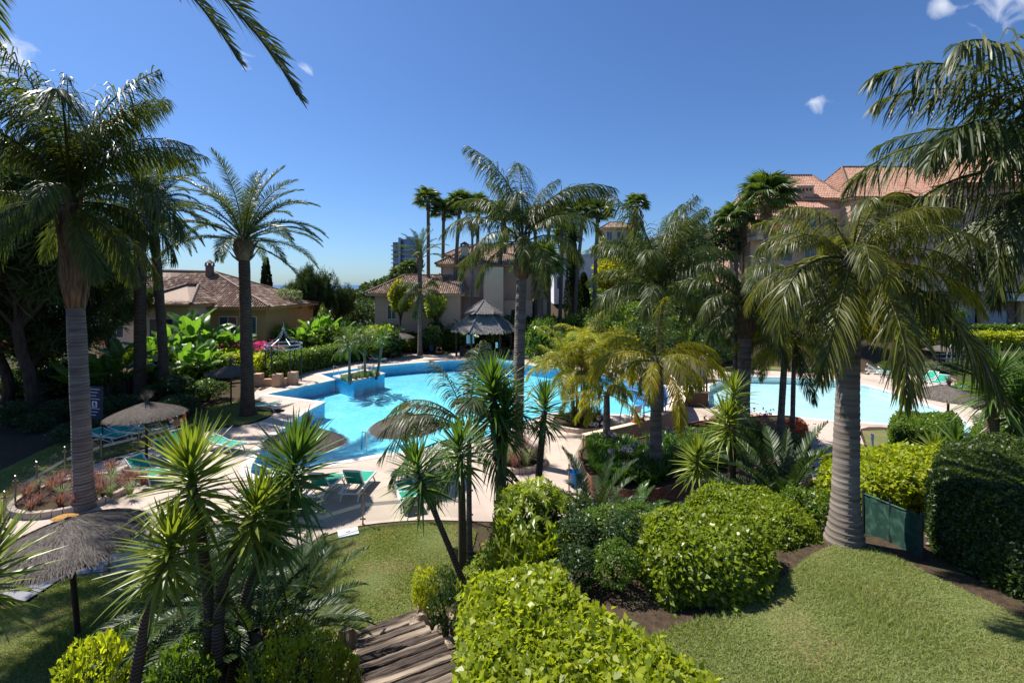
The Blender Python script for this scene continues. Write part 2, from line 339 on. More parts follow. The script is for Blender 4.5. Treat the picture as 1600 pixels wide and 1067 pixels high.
def obj(name, me, parent=None, loc=(0, 0, 0), rot=None, scale=None, mat=None, kind=None):
    o = bpy.data.objects.new(name, me); col.objects.link(o); o.location = loc
    if rot is not None:
        if isinstance(rot, Matrix): o.rotation_euler = rot.to_euler()
        else: o.rotation_euler = rot
    if scale is not None: o.scale = scale if hasattr(scale, '__len__') else (scale,)*3
    if parent is not None: o.parent = parent
    if mat is not None: o.material_slots[0].link = 'OBJECT'; o.material_slots[0].material = mat
    if kind: o['kind'] = kind
    return o
def tag(o, label, cat, group=None, kind=None):
    o['label'] = label; o['category'] = cat
    if group: o['group'] = group
    if kind: o['kind'] = kind
    return o
def thing(name, label, cat, loc=(0, 0, 0), rz=0, group=None, scale=1):
    o = bpy.data.objects.new(name, None); col.objects.link(o); o.location = loc; o.rotation_euler = (0, 0, rz); o.scale = (scale,)*3
    o.empty_display_size = .2
    return tag(o, label, cat, group)
def copy_tree(o, parent=None):
    c = o.copy(); col.objects.link(c)
    if parent: c.parent = parent
    for ch in o.children: copy_tree(ch, c)
    return c
def struct(name, mb, mat, **k):
    o = mb.build(name, mat, **k); o['kind'] = 'structure'; return o
def nrm(a): return a/np.maximum(np.linalg.norm(a, axis=-1, keepdims=True), 1e-9)
def smooth_px(pts, n=6, closed=True):
    P = [np.array(p, float) for p in pts]; out = []; N = len(P)
    for i in range(N if closed else N-1):
        a, b, c, d = (P[(i+j) % N] if closed else P[min(max(i+j, 0), N-1)] for j in (-1, 0, 1, 2))
        for t in np.arange(n)/n:
            out.append(tuple(.5*((2*b)+(c-a)*t+(2*a-5*b+4*c-d)*t*t+(3*b-a-3*c+d)*t**3)))
    if not closed: out.append(tuple(P[-1]))
    return out
def inset(pts, d):
    """positive d moves the outline inwards (any winding)"""
    n = len(pts); A = sum(pts[i][0]*pts[(i+1) % n][1]-pts[(i+1) % n][0]*pts[i][1] for i in range(n)); sg = 1 if A > 0 else -1
    out = []
    for i in range(n):
        p = Vector(pts[i-1]); q = Vector(pts[i]); r = Vector(pts[(i+1) % n])
        e1 = (q-p).normalized(); e2 = (r-q).normalized()
        n1 = Vector((-e1.y, e1.x))*sg; n2 = Vector((-e2.y, e2.x))*sg
        m = n1+n2; L = m.length
        m = m/L if L > 1e-6 else n1
        k = min(1/max(m.dot(n1), .35), 2.5)
        out.append(tuple(q+m*d*k))
    return out
def inside(poly, X, Y):
    res = np.zeros(X.shape, bool); n = len(poly)
    for i in range(n):
        x1, y1 = poly[i]; x2, y2 = poly[(i+1) % n]
        c = ((y1 > Y) != (y2 > Y)) & (X < (x2-x1)*(Y-y1)/((y2-y1) if abs(y2-y1) > 1e-12 else 1e-12)+x1)
        res ^= c
    return res

# ================================================================== THE SETTING
deck_px = [(-70, 905), (-20, 850), (8, 824), (25, 797), (57, 771), (102, 743), (157, 721), (217, 704), (277, 687), (345, 669), (395, 662), (424, 650), (428, 641), (412, 629), (395, 620), (405, 606), (425, 598),
  (480, 580), (545, 567), (590, 554), (630, 551), (690, 554), (720, 548), (790, 545), (840, 549), (900, 556), (960, 566), (1040, 570), (1105, 576), (1140, 580), (1180, 578), (1330, 586), (1345, 582), (1400, 582), (1475, 587),
  (1500, 598), (1535, 622), (1575, 655), (1590, 680), (1545, 692), (1500, 688), (1410, 678), (1390, 668), (1345, 670), (1352, 700), (1350, 722), (1310, 752), (1270, 748), (1268, 712), (1262, 682), (1250, 668), (1200, 668),
  (1150, 690), (1180, 750), (1050, 800), (900, 815), (800, 815), (718, 813), (652, 812), (566, 820), (515, 834), (463, 855), (400, 872), (330, 884), (260, 890), (190, 893), (100, 900)]
deck_o = [p0(*p) for p in smooth_px(deck_px, 3)]
pool_px = [(416, 616), (470, 604.5), (524, 593), (500, 584.5), (555, 576), (600, 571), (640, 567.5), (700, 563.5), (760, 563), (820, 569), (880, 577), (940, 585), (1000, 597), (1040, 603), (1046, 618), (1043, 633), (1028, 646), (985, 648),
  (955, 646.5), (920, 645), (880, 644), (855, 646), (838, 652), (815, 664), (790, 674), (752, 685), (700, 695), (640, 704), (596, 709), (544, 718.5), (507, 725), (470, 733), (430, 741), (402, 744), (390, 739), (393, 725), (410, 700), (435, 676), (457, 661), (470, 649), (488, 638), (508, 628), (465, 622.5)]
pool_o = [p0(*p) for p in pool_px]
pool2_px = [(1106, 604), (1130, 594), (1165, 588.5), (1221, 589.5), (1270, 592), (1313, 595.5), (1358, 603), (1388, 611), (1415, 622), (1440, 630), (1463, 637), (1482, 646), (1500, 658), (1520, 668), (1516, 676), (1480, 674), (1440, 668), (1395, 662), (1320, 658), (1249, 652), (1205, 646), (1165, 640), (1135, 636), (1107, 632)]
pool2_o = [p0(*p) for p in pool2_px]
# ground: one sheet to the horizon, hollow under the paved deck so that the pools fit in
xs = np.concatenate([-np.geomspace(3000, 62, 26), np.arange(-60, 70.01, .5), np.geomspace(72, 3000, 26)])
ys = np.concatenate([[-400, -150, -60, -25, -10], np.arange(-5, 62.01, .5), np.geomspace(63, 3500, 60)])
X, Y = np.meshgrid(xs, ys); Z = gz(X, Y)-.03
Z = Z + .05*np.sin(X*1.7+Y*.6)*np.sin(Y*1.3-X*.4)*(Y > 16)
hol = inside(inset(deck_o, .8), X, Y); Z[hol] = -2.9
nx = len(xs); idx = np.arange(len(xs)*len(ys)).reshape(len(ys), nx)
Fq = np.stack([idx[:-1, :-1], idx[:-1, 1:], idx[1:, 1:], idx[1:, :-1]], -1).reshape(-1, 4)
obj('ground', mesh_np('ground', np.stack([X, Y, Z], -1).reshape(-1, 3), Fq, m_soil, True), kind='structure')
struct('sea', MB().add([(-60000, 150, -60), (60000, 150, -60), (60000, 90000, -60), (-60000, 90000, -60)], [(0, 1, 2, 3)]), m_sea)
mb = MB().flat(deck_o, 0, [pool_o, pool2_o]); mb.prism(deck_o, -.5, 0, top=False)
struct('pool_deck', mb, m_deck)
def ring(o, w, z0, z1):
    q = inset(o, -w); n = len(o); m = MB()
    m.add([(p[0], p[1], z1) for p in o]+[(p[0], p[1], z1) for p in q]+[(p[0], p[1], z0) for p in o]+[(p[0], p[1], z0) for p in q],
          [(i, (i+1) % n, n+(i+1) % n, n+i) for i in range(n)]+[(2*n+i, 2*n+(i+1) % n, (i+1) % n, i) for i in range(n)]+[(n+i, n+(i+1) % n, 3*n+(i+1) % n, 3*n+i) for i in range(n)])
    return m
for nm, o, dep, tl, wt in (('main_pool', pool_o, 1.05, m_tile, m_water), ('shallow_pool', pool2_o, .55, m_tile2, m_water2)):
    struct(nm+'_floor', MB().flat(inset(o, -.02), -dep), tl)
    struct(nm+'_walls', MB().prism(inset(o, -.02), -dep, -.03, top=False), m_tilew if dep > .8 else tl)
    struct(nm+'_coping', ring(inset(o, .03), .42, -.10, .014), m_coping)
    struct(nm+'_water', MB().flat(inset(o, .01), -.13), wt)
# steps inside the pools
m = MB()
for i in range(4): m.prism([p0(*q) for q in ((985+i*2, 592.5+i*3.2), (1035, 600+i*3.2), (1035, 607+i*3.2), (985+i*2, 600+i*3.2))], -1.05, -.2-.2*i)
struct('main_pool_steps', m, m_tilew)
# island planter in the pool corner
isl = [p0(*q) for q in ((521, 592), (553, 600.5), (601, 587.5), (571, 581))]
it = thing('island_planter', 'blue tiled island planter with white rim standing in the pool corner', 'planter')
MB().prism(isl, -1.04, .2, top=False).build('tiled_wall', m_tilew, it)
ring(inset(isl, .4), .45, .19, .26).build('rim', m_coping, it)
MB().flat(inset(isl, .3), .22).build('soil', m_soil, it)
# lawns
def lawn(name, pts, z=.02, px=True):
    o = [p0(p[0], p[1], z) for p in pts] if px else pts
    struct(name, MB().flat(o, z), m_lawn); return o
lawn_low = lawn('lower_lawn', [(-80, 1085), (-60, 960), (40, 945), (100, 903), (190, 896), (260, 893), (330, 887), (400, 875), (463, 858), (515, 837), (566, 823), (652, 815), (718, 816), (745, 830), (728, 900), (690, 960), (620, 990), (560, 1000), (500, 1085)])
lawn_up = lawn('upper_lawn', smooth_px([(1.2, 3), (1.3, 4.8), (1.55, 5.8), (2.5, 6.3), (3.6, 6.7), (4.4, 7.3), (5.1, 7.8), (5.8, 8.15), (6.35, 8.05), (6.65, 7.5), (6.95, 6.8), (7.4, 6.0), (8.3, 5.0), (10, 4), (10, 1.5), (1.5, 1.5)], 4), 3.15, False)
lawn_palm = lawn('palm_lawn', [(277, 684), (345, 666.5), (392, 660), (422, 649), (425, 641), (409, 630), (385, 626), (345, 630), (300, 648), (275, 668)])
lawn_side = lawn('side_lawn', [(-90, 840), (5, 822), (22, 795), (55, 769), (100, 741), (157, 719), (216, 702), (275, 685), (272, 668), (180, 672), (90, 692), (-20, 745)])
lawn_far = lawn('far_lawn', [(1130, 578), (1180, 576.5), (1330, 584.5), (1345, 576), (1300, 566), (1200, 561), (1140, 565)])
lawn_back = lawn('back_lawn', [(600, 552.5), (630, 550), (690, 553), (718, 547), (720, 540), (660, 541), (610, 545)])
lawn_right = lawn('path_side_lawn', [(1347, 673), (1390, 671), (1412, 681), (1420, 700), (1420, 722), (1353, 724), (1356, 700)])
def pip_pts(o, n, r):
    a = np.array(o); lo, hi = a.min(0), a.max(0); out = np.zeros((0, 2))
    while len(out) < n:
        p = lo+r.random((n*2, 2))*(hi-lo); out = np.concatenate([out, p[inside(o, p[:, 0], p[:, 1])]])
    return out[:n]
def grass(label, o, n, z, h=.055, w=.007, keep=None):
    p = pip_pts(o, n, rng)
    if keep is not None: p = p[keep(p)]
    n = len(p); a = rng.random(n)*6.283; hh = h*(.5+rng.random(n))*(.75+.5*np.sin(p[:, 0]*2.1)*np.sin(p[:, 1]*1.7)); le = rng.normal(0, .035, (n, 2))
    b = np.concatenate([p, np.full((n, 1), z)], 1); dx = np.stack([np.cos(a)*w, np.sin(a)*w, np.zeros(n)], 1)
    t = b+np.concatenate([le, hh[:, None]], 1)
    o_ = obj('grass', mesh_np('grass', np.stack([b-dx, b+dx, t], 1), np.arange(n*3).reshape(-1, 3), l_grass))
    return tag(o_, label, 'grass', kind='stuff')
grass('short dry tipped grass of the terrace lawn beside the wooden steps hedge', lawn_up, 190000, 3.15, .05)
grass('mown grass of the lawn below the glass fence', lawn_low, 90000, .02, .05, .011)
grass('grass around the date palm foot by the pool', lawn_palm, 14000, .02, .06, .016)
grass('grass in the shade beyond the glass fence', lawn_side, 14000, .02, .06, .016)

def wall_strip(name, pts, z0, z1, th, mat, parent=None, cap=None):
    """a wall of even thickness along a ground polyline"""
    n = len(pts); L = []; Rr = []
    for i in range(n):
        a = Vector(pts[max(i-1, 0)]); b = Vector(pts[min(i+1, n-1)]); d = (b-a).normalized(); q = Vector((-d.y, d.x))*th/2
        L.append(Vector(pts[i])+q); Rr.append(Vector(pts[i])-q)
    zt = z1 if hasattr(z1, '__len__') else [z1]*n
    V = [(p.x, p.y, z0) for p in L]+[(p.x, p.y, z0) for p in Rr]+[(p.x, p.y, zt[i]) for i, p in enumerate(L)]+[(p.x, p.y, zt[i]) for i, p in enumerate(Rr)]
    Fc = []
    for i in range(n-1):
        Fc += [(i, i+1, 2*n+i+1, 2*n+i), (n+i+1, n+i, 3*n+i, 3*n+i+1), (2*n+i, 2*n+i+1, 3*n+i+1, 3*n+i)]
    Fc += [(0, 2*n, 3*n, n), (n-1, 2*n-1, 4*n-1, 3*n-1)]
    o = MB().add(V, Fc).build(name, mat, parent)
    return o
# curved ramp wall beside the pool
cw = thing('curved_ramp_wall', 'curved low peach rendered wall with handrail sweeping along the pool ramp', 'wall')
cpx = smooth_px([(912, 719), (950, 709), (990, 698), (1020, 687), (1045, 675), (1060, 665), (1067, 655), (1064, 642), (1056, 627), (1048, 610)], 4, False)
cwp = [p0(*q) for q in cpx]
wall_strip('rendered_wall', cwp, -.02, [1.1-.25*max(0, (i-26)/10) for i in range(len(cwp))], .22, m_peach, cw)
wall_strip('coping_strip', cwp, 1.102, [1.15-.0*max(0, (i-26)/10) for i in range(len(cwp))], .28, m_cream, cw).location.z = -.0
for i in range(10, 25, 5):
    MB().tube([(cwp[i][0], cwp[i][1], 1.14), (cwp[i][0], cwp[i][1], 1.85)], .025, 6).build('rail_post', m_iron, cw)
for zz in (1.5, 1.85): MB().tube([(q[0], q[1], zz) for q in cwp[10:25]], .022, 6).build('handrail', m_iron, cw)
# tall rendered wall between the two pools
tw = thing('rendered_pool_wall', 'tall curved peach wall behind the pool steps', 'wall')
twp = [p0(*q) for q in smooth_px([(972, 590), (1000, 595), (1022, 599), (1040, 599.5), (1070, 597), (1104, 592)], 4, False)]
wall_strip('rendered_wall', twp, -.02, 1.85, .25, m_peach, tw); wall_strip('coping_strip', twp, 1.852, 1.92, .33, m_cream, tw)
# lock block and black picket gate between the pools
lb = [p0(*q) for q in ((1067, 635), (1107, 636), (1106, 626), (1070, 624))]
bb = thing('brown_weir_block', 'low brown block under the black picket gate between the pools', 'block')
MB().prism(lb, -.02, .92).build('block_body', M('brown_render', (.10, .055, .035), (.075, .042, .027), 3), bb)
MB().prism(inset(lb, -.08), .922, .98).build('block_cap', m_cream, bb)
gt = thing('picket_gate', 'black picket gate with a white warning notice between the pools', 'gate')
g0 = Vector((*p0(1068.5, 634), .98)); g1 = Vector((*p0(1105.5, 635), .98)); gd = g1-g0
for i in range(9):
    p = g0+gd*(i+.3)/8.6; hgt = .92+.06*(i % 2)
    MB().box(p.x-.055, p.x+.055, p.y-.015, p.y+.015, .98, .98+hgt).build('picket', m_iron, gt)
for zz in (.25, .65): MB().beam(g0+Vector((0, .04, zz)), g1+Vector((0, .04, zz)), .03, .07).build('rail', m_iron, gt)
pn = g0+gd*.38
nb = MB().box(pn.x-.15, pn.x+.15, pn.y-.06, pn.y-.03, 1.35, 1.85).build('notice', m_sign, gt)
MB().tube([(pn.x, pn.y-.061, 1.62), (pn.x, pn.y-.07, 1.62)], .10, 16).build('red_disc', m_red, nb)
MB().box(pn.x-.06, pn.x+.06, pn.y-.074, pn.y-.071, 1.6, 1.64).build('white_bar', m_sign, nb)
# brick edged planter with agapanthus
bp_px = smooth_px([(912, 722), (910, 745), (920, 770), (945, 787), (985, 795), (1030, 792), (1060, 782), (1110, 770), (1180, 757), (1235, 735), (1262, 700), (1250, 672), (1200, 668), (1150, 672), (1090, 678), (1050, 690), (1000, 706)], 3)
bp_o = [p0(*q) for q in bp_px]
bt = thing('brick_planter', 'long curved brick edged planting bed beside the peach ramp wall', 'planter')
MB().flat(inset(bp_o, .1), .62).build('soil', m_soil, bt)
MB().prism(bp_o, -.02, .66, top=False).build('mortar_bed', m_mortar, bt)
V = []; Fc = []; mbk = MB()
per = bp_o+[bp_o[0]]; seglen = [math.dist(per[i], per[i+1]) for i in range(len(bp_o))]
for row in range(9):
    s = (row % 2)*.12; i = 0; acc = 0
    z0 = .0+row*.076
    tot = sum(seglen)
    while s < tot-.24:
        while acc+seglen[i] < s+.11 and i < len(seglen)-1: acc += seglen[i]; i += 1
        a = Vector(per[i]); b = Vector(per[i+1]); d = (b-a).normalized(); c = a+d*(s+.11-acc)
        mbk.beam((*(c-d*.11), z0+.033), (*(c+d*.11), z0+.033), .05, .066); s += .235
    if row == 8: pass
mbk.build('bricks', m_brick, bt, kind='stuff')
# stepping path slab left of the lawn and the gate threshold
struct('grey_path', MB().flat([p0(*q) for q in ((-90, 985), (-60, 945), (40, 940), (100, 902), (170, 893), (190, 880), (150, 872), (60, 890), (-80, 915))], .03), m_path)

# ================================================================== BUILDINGS
def tile_face(mb, poly, eave_a, eave_b, sp=.26, row=.42, r=.1):
    """barrel tiles laid in courses over one planar roof face; each tile a loose half tube"""
    P = [Vector(p) for p in poly]; a = Vector(eave_a); b = Vector(eave_b)
    u = (b-a).normalized(); nrm_ = None
    for p in P:
        c = (p-a)-u*(p-a).dot(u)
        if c.length > .3: nrm_ = u.cross(c).normalized(); up = c.normalized(); break
    if nrm_.z < 0: nrm_ = -nrm_
    q = [((p-a).dot(u), (p-a).dot(up)) for p in P]
    u0, u1 = min(t[0] for t in q), max(t[0] for t in q)
    mb.add([tuple(p-nrm_*.02) for p in P], [tuple(range(len(P)))])
    k = u0+sp/2
    while k < u1:
        hits = []
        for i in range(len(q)):
            (x1, y1), (x2, y2) = q[i], q[(i+1) % len(q)]
            if (x1 <= k) != (x2 <= k): hits.append(y1+(y2-y1)*(k-x1)/(x2-x1))
        if len(hits) >= 2:
            lo, hi = min(hits), max(hits); t = lo-.06
            while t < hi-.08:
                e = min(t+row, hi)
                V = []
                for tt, rr, lift in ((t, r, .035), (e, r*.82, 0)):
                    for j in range(4):
                        an = math.pi*j/3
                        V.append(a+u*(k+math.cos(an)*rr)+up*tt+nrm_*(math.sin(an)*rr*.85+lift))
                mb.add(V, [(j, j+1, 5+j, 4+j) for j in range(3)]+[(0, 1, 2, 3)])
                t += row
        k += sp
    return mb
def hip(parent, x0, x1, y0, y1, ze, ra, rb, tiles=None, over=.5, sp=.26, fascia=None, row=.42):
    """hip roof over a rectangle; ra, rb are the two ridge ends (x, y, z)"""
    tiles = tiles or m_tiles; x0 -= over; x1 += over; y0 -= over; y1 += over
    A, B, C, D_ = (x0, y0, ze), (x1, y0, ze), (x1, y1, ze), (x0, y1, ze)
    mb = MB(); tile_face(mb, [A, B, rb, ra], A, B, sp, row); tile_face(mb, [C, D_, ra, rb], C, D_, sp, row)
    tile_face(mb, [B, C, rb], B, C, sp, row); tile_face(mb, [D_, A, ra], D_, A, sp, row)
    rf = mb.build('roof', tiles, parent)
    rg = MB()
    for p, q in ((ra, rb), (A, ra), (D_, ra), (B, rb), (C, rb)):
        if math.dist(p, q) > .3: rg.tube([Vector(p)+Vector((0, 0, .1)), Vector(q)+Vector((0, 0, .1))], .13, 6)
    rg.build('ridge', m_ridge, rf)
    MB().box(x0+.1, x1-.1, y0+.1, y1-.1, ze-.32, ze-.05).build('eaves', fascia or m_ochre, parent)
    return rf
def win(parent, x0, x1, z0, z1, y, pane=None, frame=None, sill=True):
    f = MB().box(x0-.08, x1+.08, y-.05, y-.012, z0-.08, z1+.08).build('window', frame or m_white, parent)
    MB().box(x0, x1, y-.064, y-.052, z0, z1).build('pane', pane or m_pane, f)
    MB().box((x0+x1)/2-.03, (x0+x1)/2+.03, y-.078, y-.066, z0, z1).build('mullion', frame or m_white, f)
    return f
def chimney(parent, x, y, z0, z1, w=.7, mat=None):
    c = MB().box(x-w/2, x+w/2, y-w/2, y+w/2, z0, z1).build('chimney', mat or m_cream, parent)
    t = MB().box(x-w*.62, x+w*.62, y-w*.62, y+w*.62, z1, z1+.1)
    t.add([(x-w*.6, y-w*.6, z1+.35), (x+w*.6, y-w*.6, z1+.35), (x+w*.6, y+w*.6, z1+.35), (x-w*.6, y+w*.6, z1+.35), (x, y, z1+.75)], [(0, 1, 4), (1, 2, 4), (2, 3, 4), (3, 0, 4)])
    for dx in (-1, 1):
        for dy in (-1, 1): t.box(x+dx*w*.45-.07, x+dx*w*.45+.07, y+dy*w*.45-.07, y+dy*w*.45+.07, z1+.1, z1+.36)
    t.build('chimney_cap', m_ridge, c)
# ochre villa on the left
v = thing('ochre_villa', 'ochre villa with brown barrel tiled hip roofs behind the banana plants', 'house', (0, 0, 0))
hip(v, -42.5, -25.0, 46.4, 58, 5.55, (-40.2, 52.2, 9.35), (-34.2, 52.2, 9.2))
hip(v, -36.1, -30.7, 43.3, 47, 5.95, (-33.3, 46.6, 7.75), (-33.2, 48.2, 7.75), over=.45)
MB().box(-42.3, -25.2, 46.6, 57.8, -1, 5.4).build('wall', m_ochre, v)
MB().box(-35.9, -30.9, 43.5, 46.6, -1, 5.75).build('bay_wall', m_cream, v)
MB().box(-40.5, -37.6, 45.2, 46.598, -1, 5.0).build('side_wall', m_cream, v)
for x0, x1, y in ((-34.6, -32.4, 43.5), (-29.9, -28.2, 46.6), (-27.4, -26.2, 46.6), (-39.8, -38.6, 45.2)): win(v, x0, x1, 2.6, 4.5, y)
chimney(v, -34.2, 51.5, 8.5, 9.9, .6, m_ridge)
# peach villa behind the gazebo
v = thing('peach_villa', 'long peach villa with two tiled hip roofs and a pale stair block behind the gazebo', 'house')
hip(v, -17.4, -6.2, 56, 65, 6.75, (-14.2, 60.5, 9.0), (-6.6, 60.5, 9.0), fascia=m_peach)
MB().box(-17, -6.4, 56.4, 64.6, -1, 6.6).build('wing_wall', m_pink, v)
hip(v, -9.6, 5.4, 60, 72, 10.5, (-5.2, 66, 13.6), (2.0, 66, 13.6), fascia=m_ochre)
MB().box(-9.2, 5.0, 60.4, 71.6, -1, 10.3).build('wall', m_pink, v)
MB().box(-3.6, -1.1, 57.6, 60.398, -1, 10.05).build('stair_block', M('stair_render', (.82, .6, .42), (.76, .55, .38), 1, .85), v)
MB().box(-1.098, 2.6, 58.4, 60.396, -1, 5.8).build('porch_block', m_pink, v)
MB().box(-.1, 1.6, 58.36, 58.42, 2.4, 4.6).build('porch_shade_panel', m_dark, v)  # solid near-black panel; the shade inside the doorway is its colour
MB().box(-8.6, -4.2, 59.6, 60.397, 6.2, 6.4).build('terrace_slab', m_cream, v)
MB().box(-8.6, -4.2, 59.6, 59.75, 6.402, 7.2).build('terrace_parapet', m_pink, v)
for x0, x1, z0, z1, y in ((2.9, 4.2, 6.8, 8.6, 60.4), (-7.8, -6.6, 7.6, 9.4, 60.4), (-12.4, -11.2, 3.6, 5.2, 56.4), (-15.4, -14.4, 3.6, 5.2, 56.4)): win(v, x0, x1, z0, z1, y)
chimney(v, -6.5, 62.5, 11.0, 13.0, 1.0)
# red roofed house behind it
v = thing('red_roof_house', 'red tiled roof house showing behind the peach villa chimney', 'house')
hip(v, -12, -2, 84, 92, 13.3, (-9, 88, 15.4), (-4.5, 88, 15.4), tiles=m_tiles_p, fascia=m_peach)
MB().box(-11.6, -2.4, 84.4, 91.6, 0, 13.1).build('wall', m_peach, v); win(v, -10.5, -9.2, 10.8, 12.3, 84.4)
# white modern house
v = thing('white_house', 'white flat roofed modern house beside the dark cypress', 'house')
MB().box(8.3, 13.4, 90, 99, 4, 13.6).build('wall', m_bwhite, v); MB().box(8.0, 13.7, 89.6, 99.2, 13.6, 13.95).build('roof_slab', m_bwhite, v)
MB().box(13.402, 17.3, 91, 99, 4, 13.9).build('side_wall', m_bwhite, v); MB().box(16.5, 19.5, 90.5, 98.8, 10.2, 10.5).build('canopy_slab', m_bwhite, v)
for x0, x1, z0, z1 in ((8.9, 9.8, 11, 12.6), (10.8, 12.7, 11, 12.6), (8.9, 10, 7, 9.4), (10.8, 12.7, 7, 9.4)): win(v, x0, x1, z0, z1, 90)
# house on the slope
v = thing('hillside_house', 'small pale house with tiled roof high on the green slope', 'house')
hip(v, 22, 30, 110, 118, 21.6, (24.5, 114, 23.4), (27.5, 114, 23.4), fascia=m_cream); MB().box(22.4, 29.6, 110.4, 117.6, 12, 21.4).build('wall', m_cream, v)
MB().box(21.6, 23.4, 109.6, 110.38, 17.8, 18.1).build('balcony', m_bwhite, v); win(v, 23, 24.2, 18.6, 20.6, 110.4); win(v, 25.5, 27, 18.6, 20.6, 110.4)
# tower block
v = thing('apartment_tower', 'distant pale blue apartment tower with curved glazed balconies', 'tower')
TD = 300; tx0, tx1 = wx(611, TD), wx(653, TD); base = -12; top = 36.0; nf = 17; fh = (top-base)/nf
MB().box(tx0+.8, tx0+5.2, TD+1.5, TD+16, base, top).build('left_block', m_tower, v)
MB().lathe([(6.6, base), (6.6, top+2)], 28, (tx0+11.2, TD+8, 0)).build('round_block', m_tower, v)
MB().box(tx0+4.6, tx0+5.8, TD+.6, TD+14, base, top+3).build('stair_core', m_conc, v)
MB().lathe([(3.5, top+2), (3.5, top+4), (0, top+4)], 20, (tx0+11, TD+8, 0)).build('roof_house', m_conc, v)
for k in range(nf):
    z = base+k*fh
    MB().box(tx0, tx0+4.55, TD, TD+16, z, z+.55).build('floor_slab', m_conc, v)
    MB().lathe([(6.5, z), (7.4, z), (7.4, z+.75), (6.5, z+.75)], 28, (tx0+11.2, TD+8, 0)).build('balcony_ring', m_conc, v)
    f_ = MB()
    for q in range(3): f_.box(tx0+1.1+q*1.3, tx0+1.9+q*1.3, TD+1.3, TD+1.49, z+.8, z+2.3)
    f_.build('window', m_conc if k % 3 == 0 else m_pane, v)
MB().tube([(tx0+16.5, TD+4, base), (tx0+16.5, TD+4, top+5)], .35, 6).build('mast', m_iron, v)
# terraced apartment building on the right
v = thing('terraced_apartments', 'pink terraced apartment building with balconies and terracotta tiled roofs behind the palms', 'building')
BD = 55.0
def bx(p0_, p1_): return wx(p0_, BD), wx(p1_, BD)
def bz(py): return wz(py, BD)
gr = 2.2
MB().box(wx(1352, BD), wx(1760, BD), BD+2.4, BD+14, gr, bz(300)).build('main_wall', m_pink, v)
MB().box(wx(1200, BD), wx(1351.7, BD), BD+4, BD+14, gr, bz(318)).build('left_wall', m_pink, v)
for nm, z0, z1 in (('first_floor', bz(455), bz(448)), ('second_floor', bz(399), bz(393))):
    MB().box(wx(1352, BD), wx(1760, BD), BD-.3, BD+2.398, z0, z1).build(nm+'_slab', m_cream, v)
    MB().box(wx(1352, BD), wx(1760, BD), BD-.3, BD-.1, z1+.002, z1+1.25).build(nm+'_parapet', m_pink, v)
    MB().box(wx(1351, BD), wx(1761, BD), BD-.36, BD-.04, z1+1.252, z1+1.36).build(nm+'_rail', m_cream, v)
for px in (1362, 1430, 1497, 1538, 1600, 1660):
    MB().box(wx(px, BD)-.35, wx(px, BD)+.35, BD, BD+.5, gr, bz(455)-.002).build('pillar', m_peach, v)
    MB().box(wx(px, BD)-.25, wx(px, BD)+.25, BD, BD+.4, bz(448)+1.37, bz(399)-.002).build('pillar', m_pink, v)
MB().box(wx(1352, BD), wx(1494, BD), BD+2.3, BD+2.398, gr, bz(460)).build('recess_shade_panel', m_dark, v)  # dark sheet over the back wall; shade under the slab painted in
MB().box(wx(1499, BD), wx(1536, BD), BD+1.0, BD+2.398, gr, bz(457)).build('shutter_wall', m_peach, v)
for a_, b_ in ((1501, 1534), (1551, 1584)):
    sh = MB().box(wx(a_, BD), wx(b_, BD), BD+.8, BD+.9, gr, bz(478 if a_ == 1501 else 486)).build('shutter', m_shut, v)
    for q in range(9):
        z = gr+.2+q*.3
        if z < bz(490): MB().box(wx(a_, BD)+.05, wx(b_, BD)-.05, BD+.76, BD+.798, z, z+.24).build('slat', m_shut, sh)
st = MB(); r2 = random.Random(3)
for i in range(15):
    for j in range(8):
        x = wx(1539, BD)+i*.52+(j % 2)*.2; z = gr+j*.5
        if not (wx(1549, BD) < x+.25 < wx(1586, BD) and z < bz(487)): st.box(x, x+.44+r2.random()*.06, BD+.72+r2.random()*.1, BD+1.2, z, z+.42+r2.random()*.05)
st.build('stone_cladding', m_stone, v, kind='stuff')
MB().box(wx(1539, BD), wx(1650, BD), BD+.9, BD+2.398, gr, bz(457)).build('stone_wall', m_stone, v)
MB().box(wx(1568, BD), wx(1640, BD), BD-.8, BD+.7, bz(470), bz(458)).build('awning', m_white, v)
for px in (1372, 1400, 1450, 1510, 1560, 1610):
    x = wx(px, BD)
    for z in (bz(440)+.2, bz(385)+.3): win(v, x, x+1.6, z+.6, z+2.7, BD+2.4, frame=m_cream)
for px in (1215, 1250, 1290, 1325):
    x = wx(px, BD)
    for z in (bz(405), bz(360)): win(v, x, x+1.5, z, z+2.1, BD+4, frame=m_cream)
MB().box(wx(1196, BD), wx(1351.6, BD), BD+1.8, BD+3.998, bz(372), bz(366)).build('left_slab', m_cream, v)
MB().box(wx(1196, BD), wx(1351.6, BD), BD+1.8, BD+2.0, bz(366)+.002, bz(352)).build('left_parapet', m_pink, v)
def shed(x0, x1, ya, za, yb, zb):
    mb = MB(); A, B, C, D_ = (x0, ya, za), (x1, ya, za), (x1, yb, zb), (x0, yb, zb)
    tile_face(mb, [A, B, C, D_], A, B, .3, .5); o = mb.build('roof', m_tiles_p, v)
    MB().box(x0+.1, x1-.1, ya+.15, ya+.5, za-.45, za-.06).build('eaves', m_peach, v)
shed(wx(1192, BD), wx(1236, BD), BD+1.4, bz(334), BD+4.2, bz(325))
hip(v, wx(1226, BD), wx(1352, BD), BD+4.2, BD+14, bz(300), (wx(1255, BD), BD+9, wz(275, BD+9)), (wx(1345, BD), BD+9, wz(275, BD+9)), tiles=m_tiles_p, fascia=m_peach, sp=.34, row=.5)
MB().box(wx(1226, BD), wx(1351.6, BD), BD+4.4, BD+4.9, bz(318)+.002, bz(302)).build('attic_wall', m_pink, v)
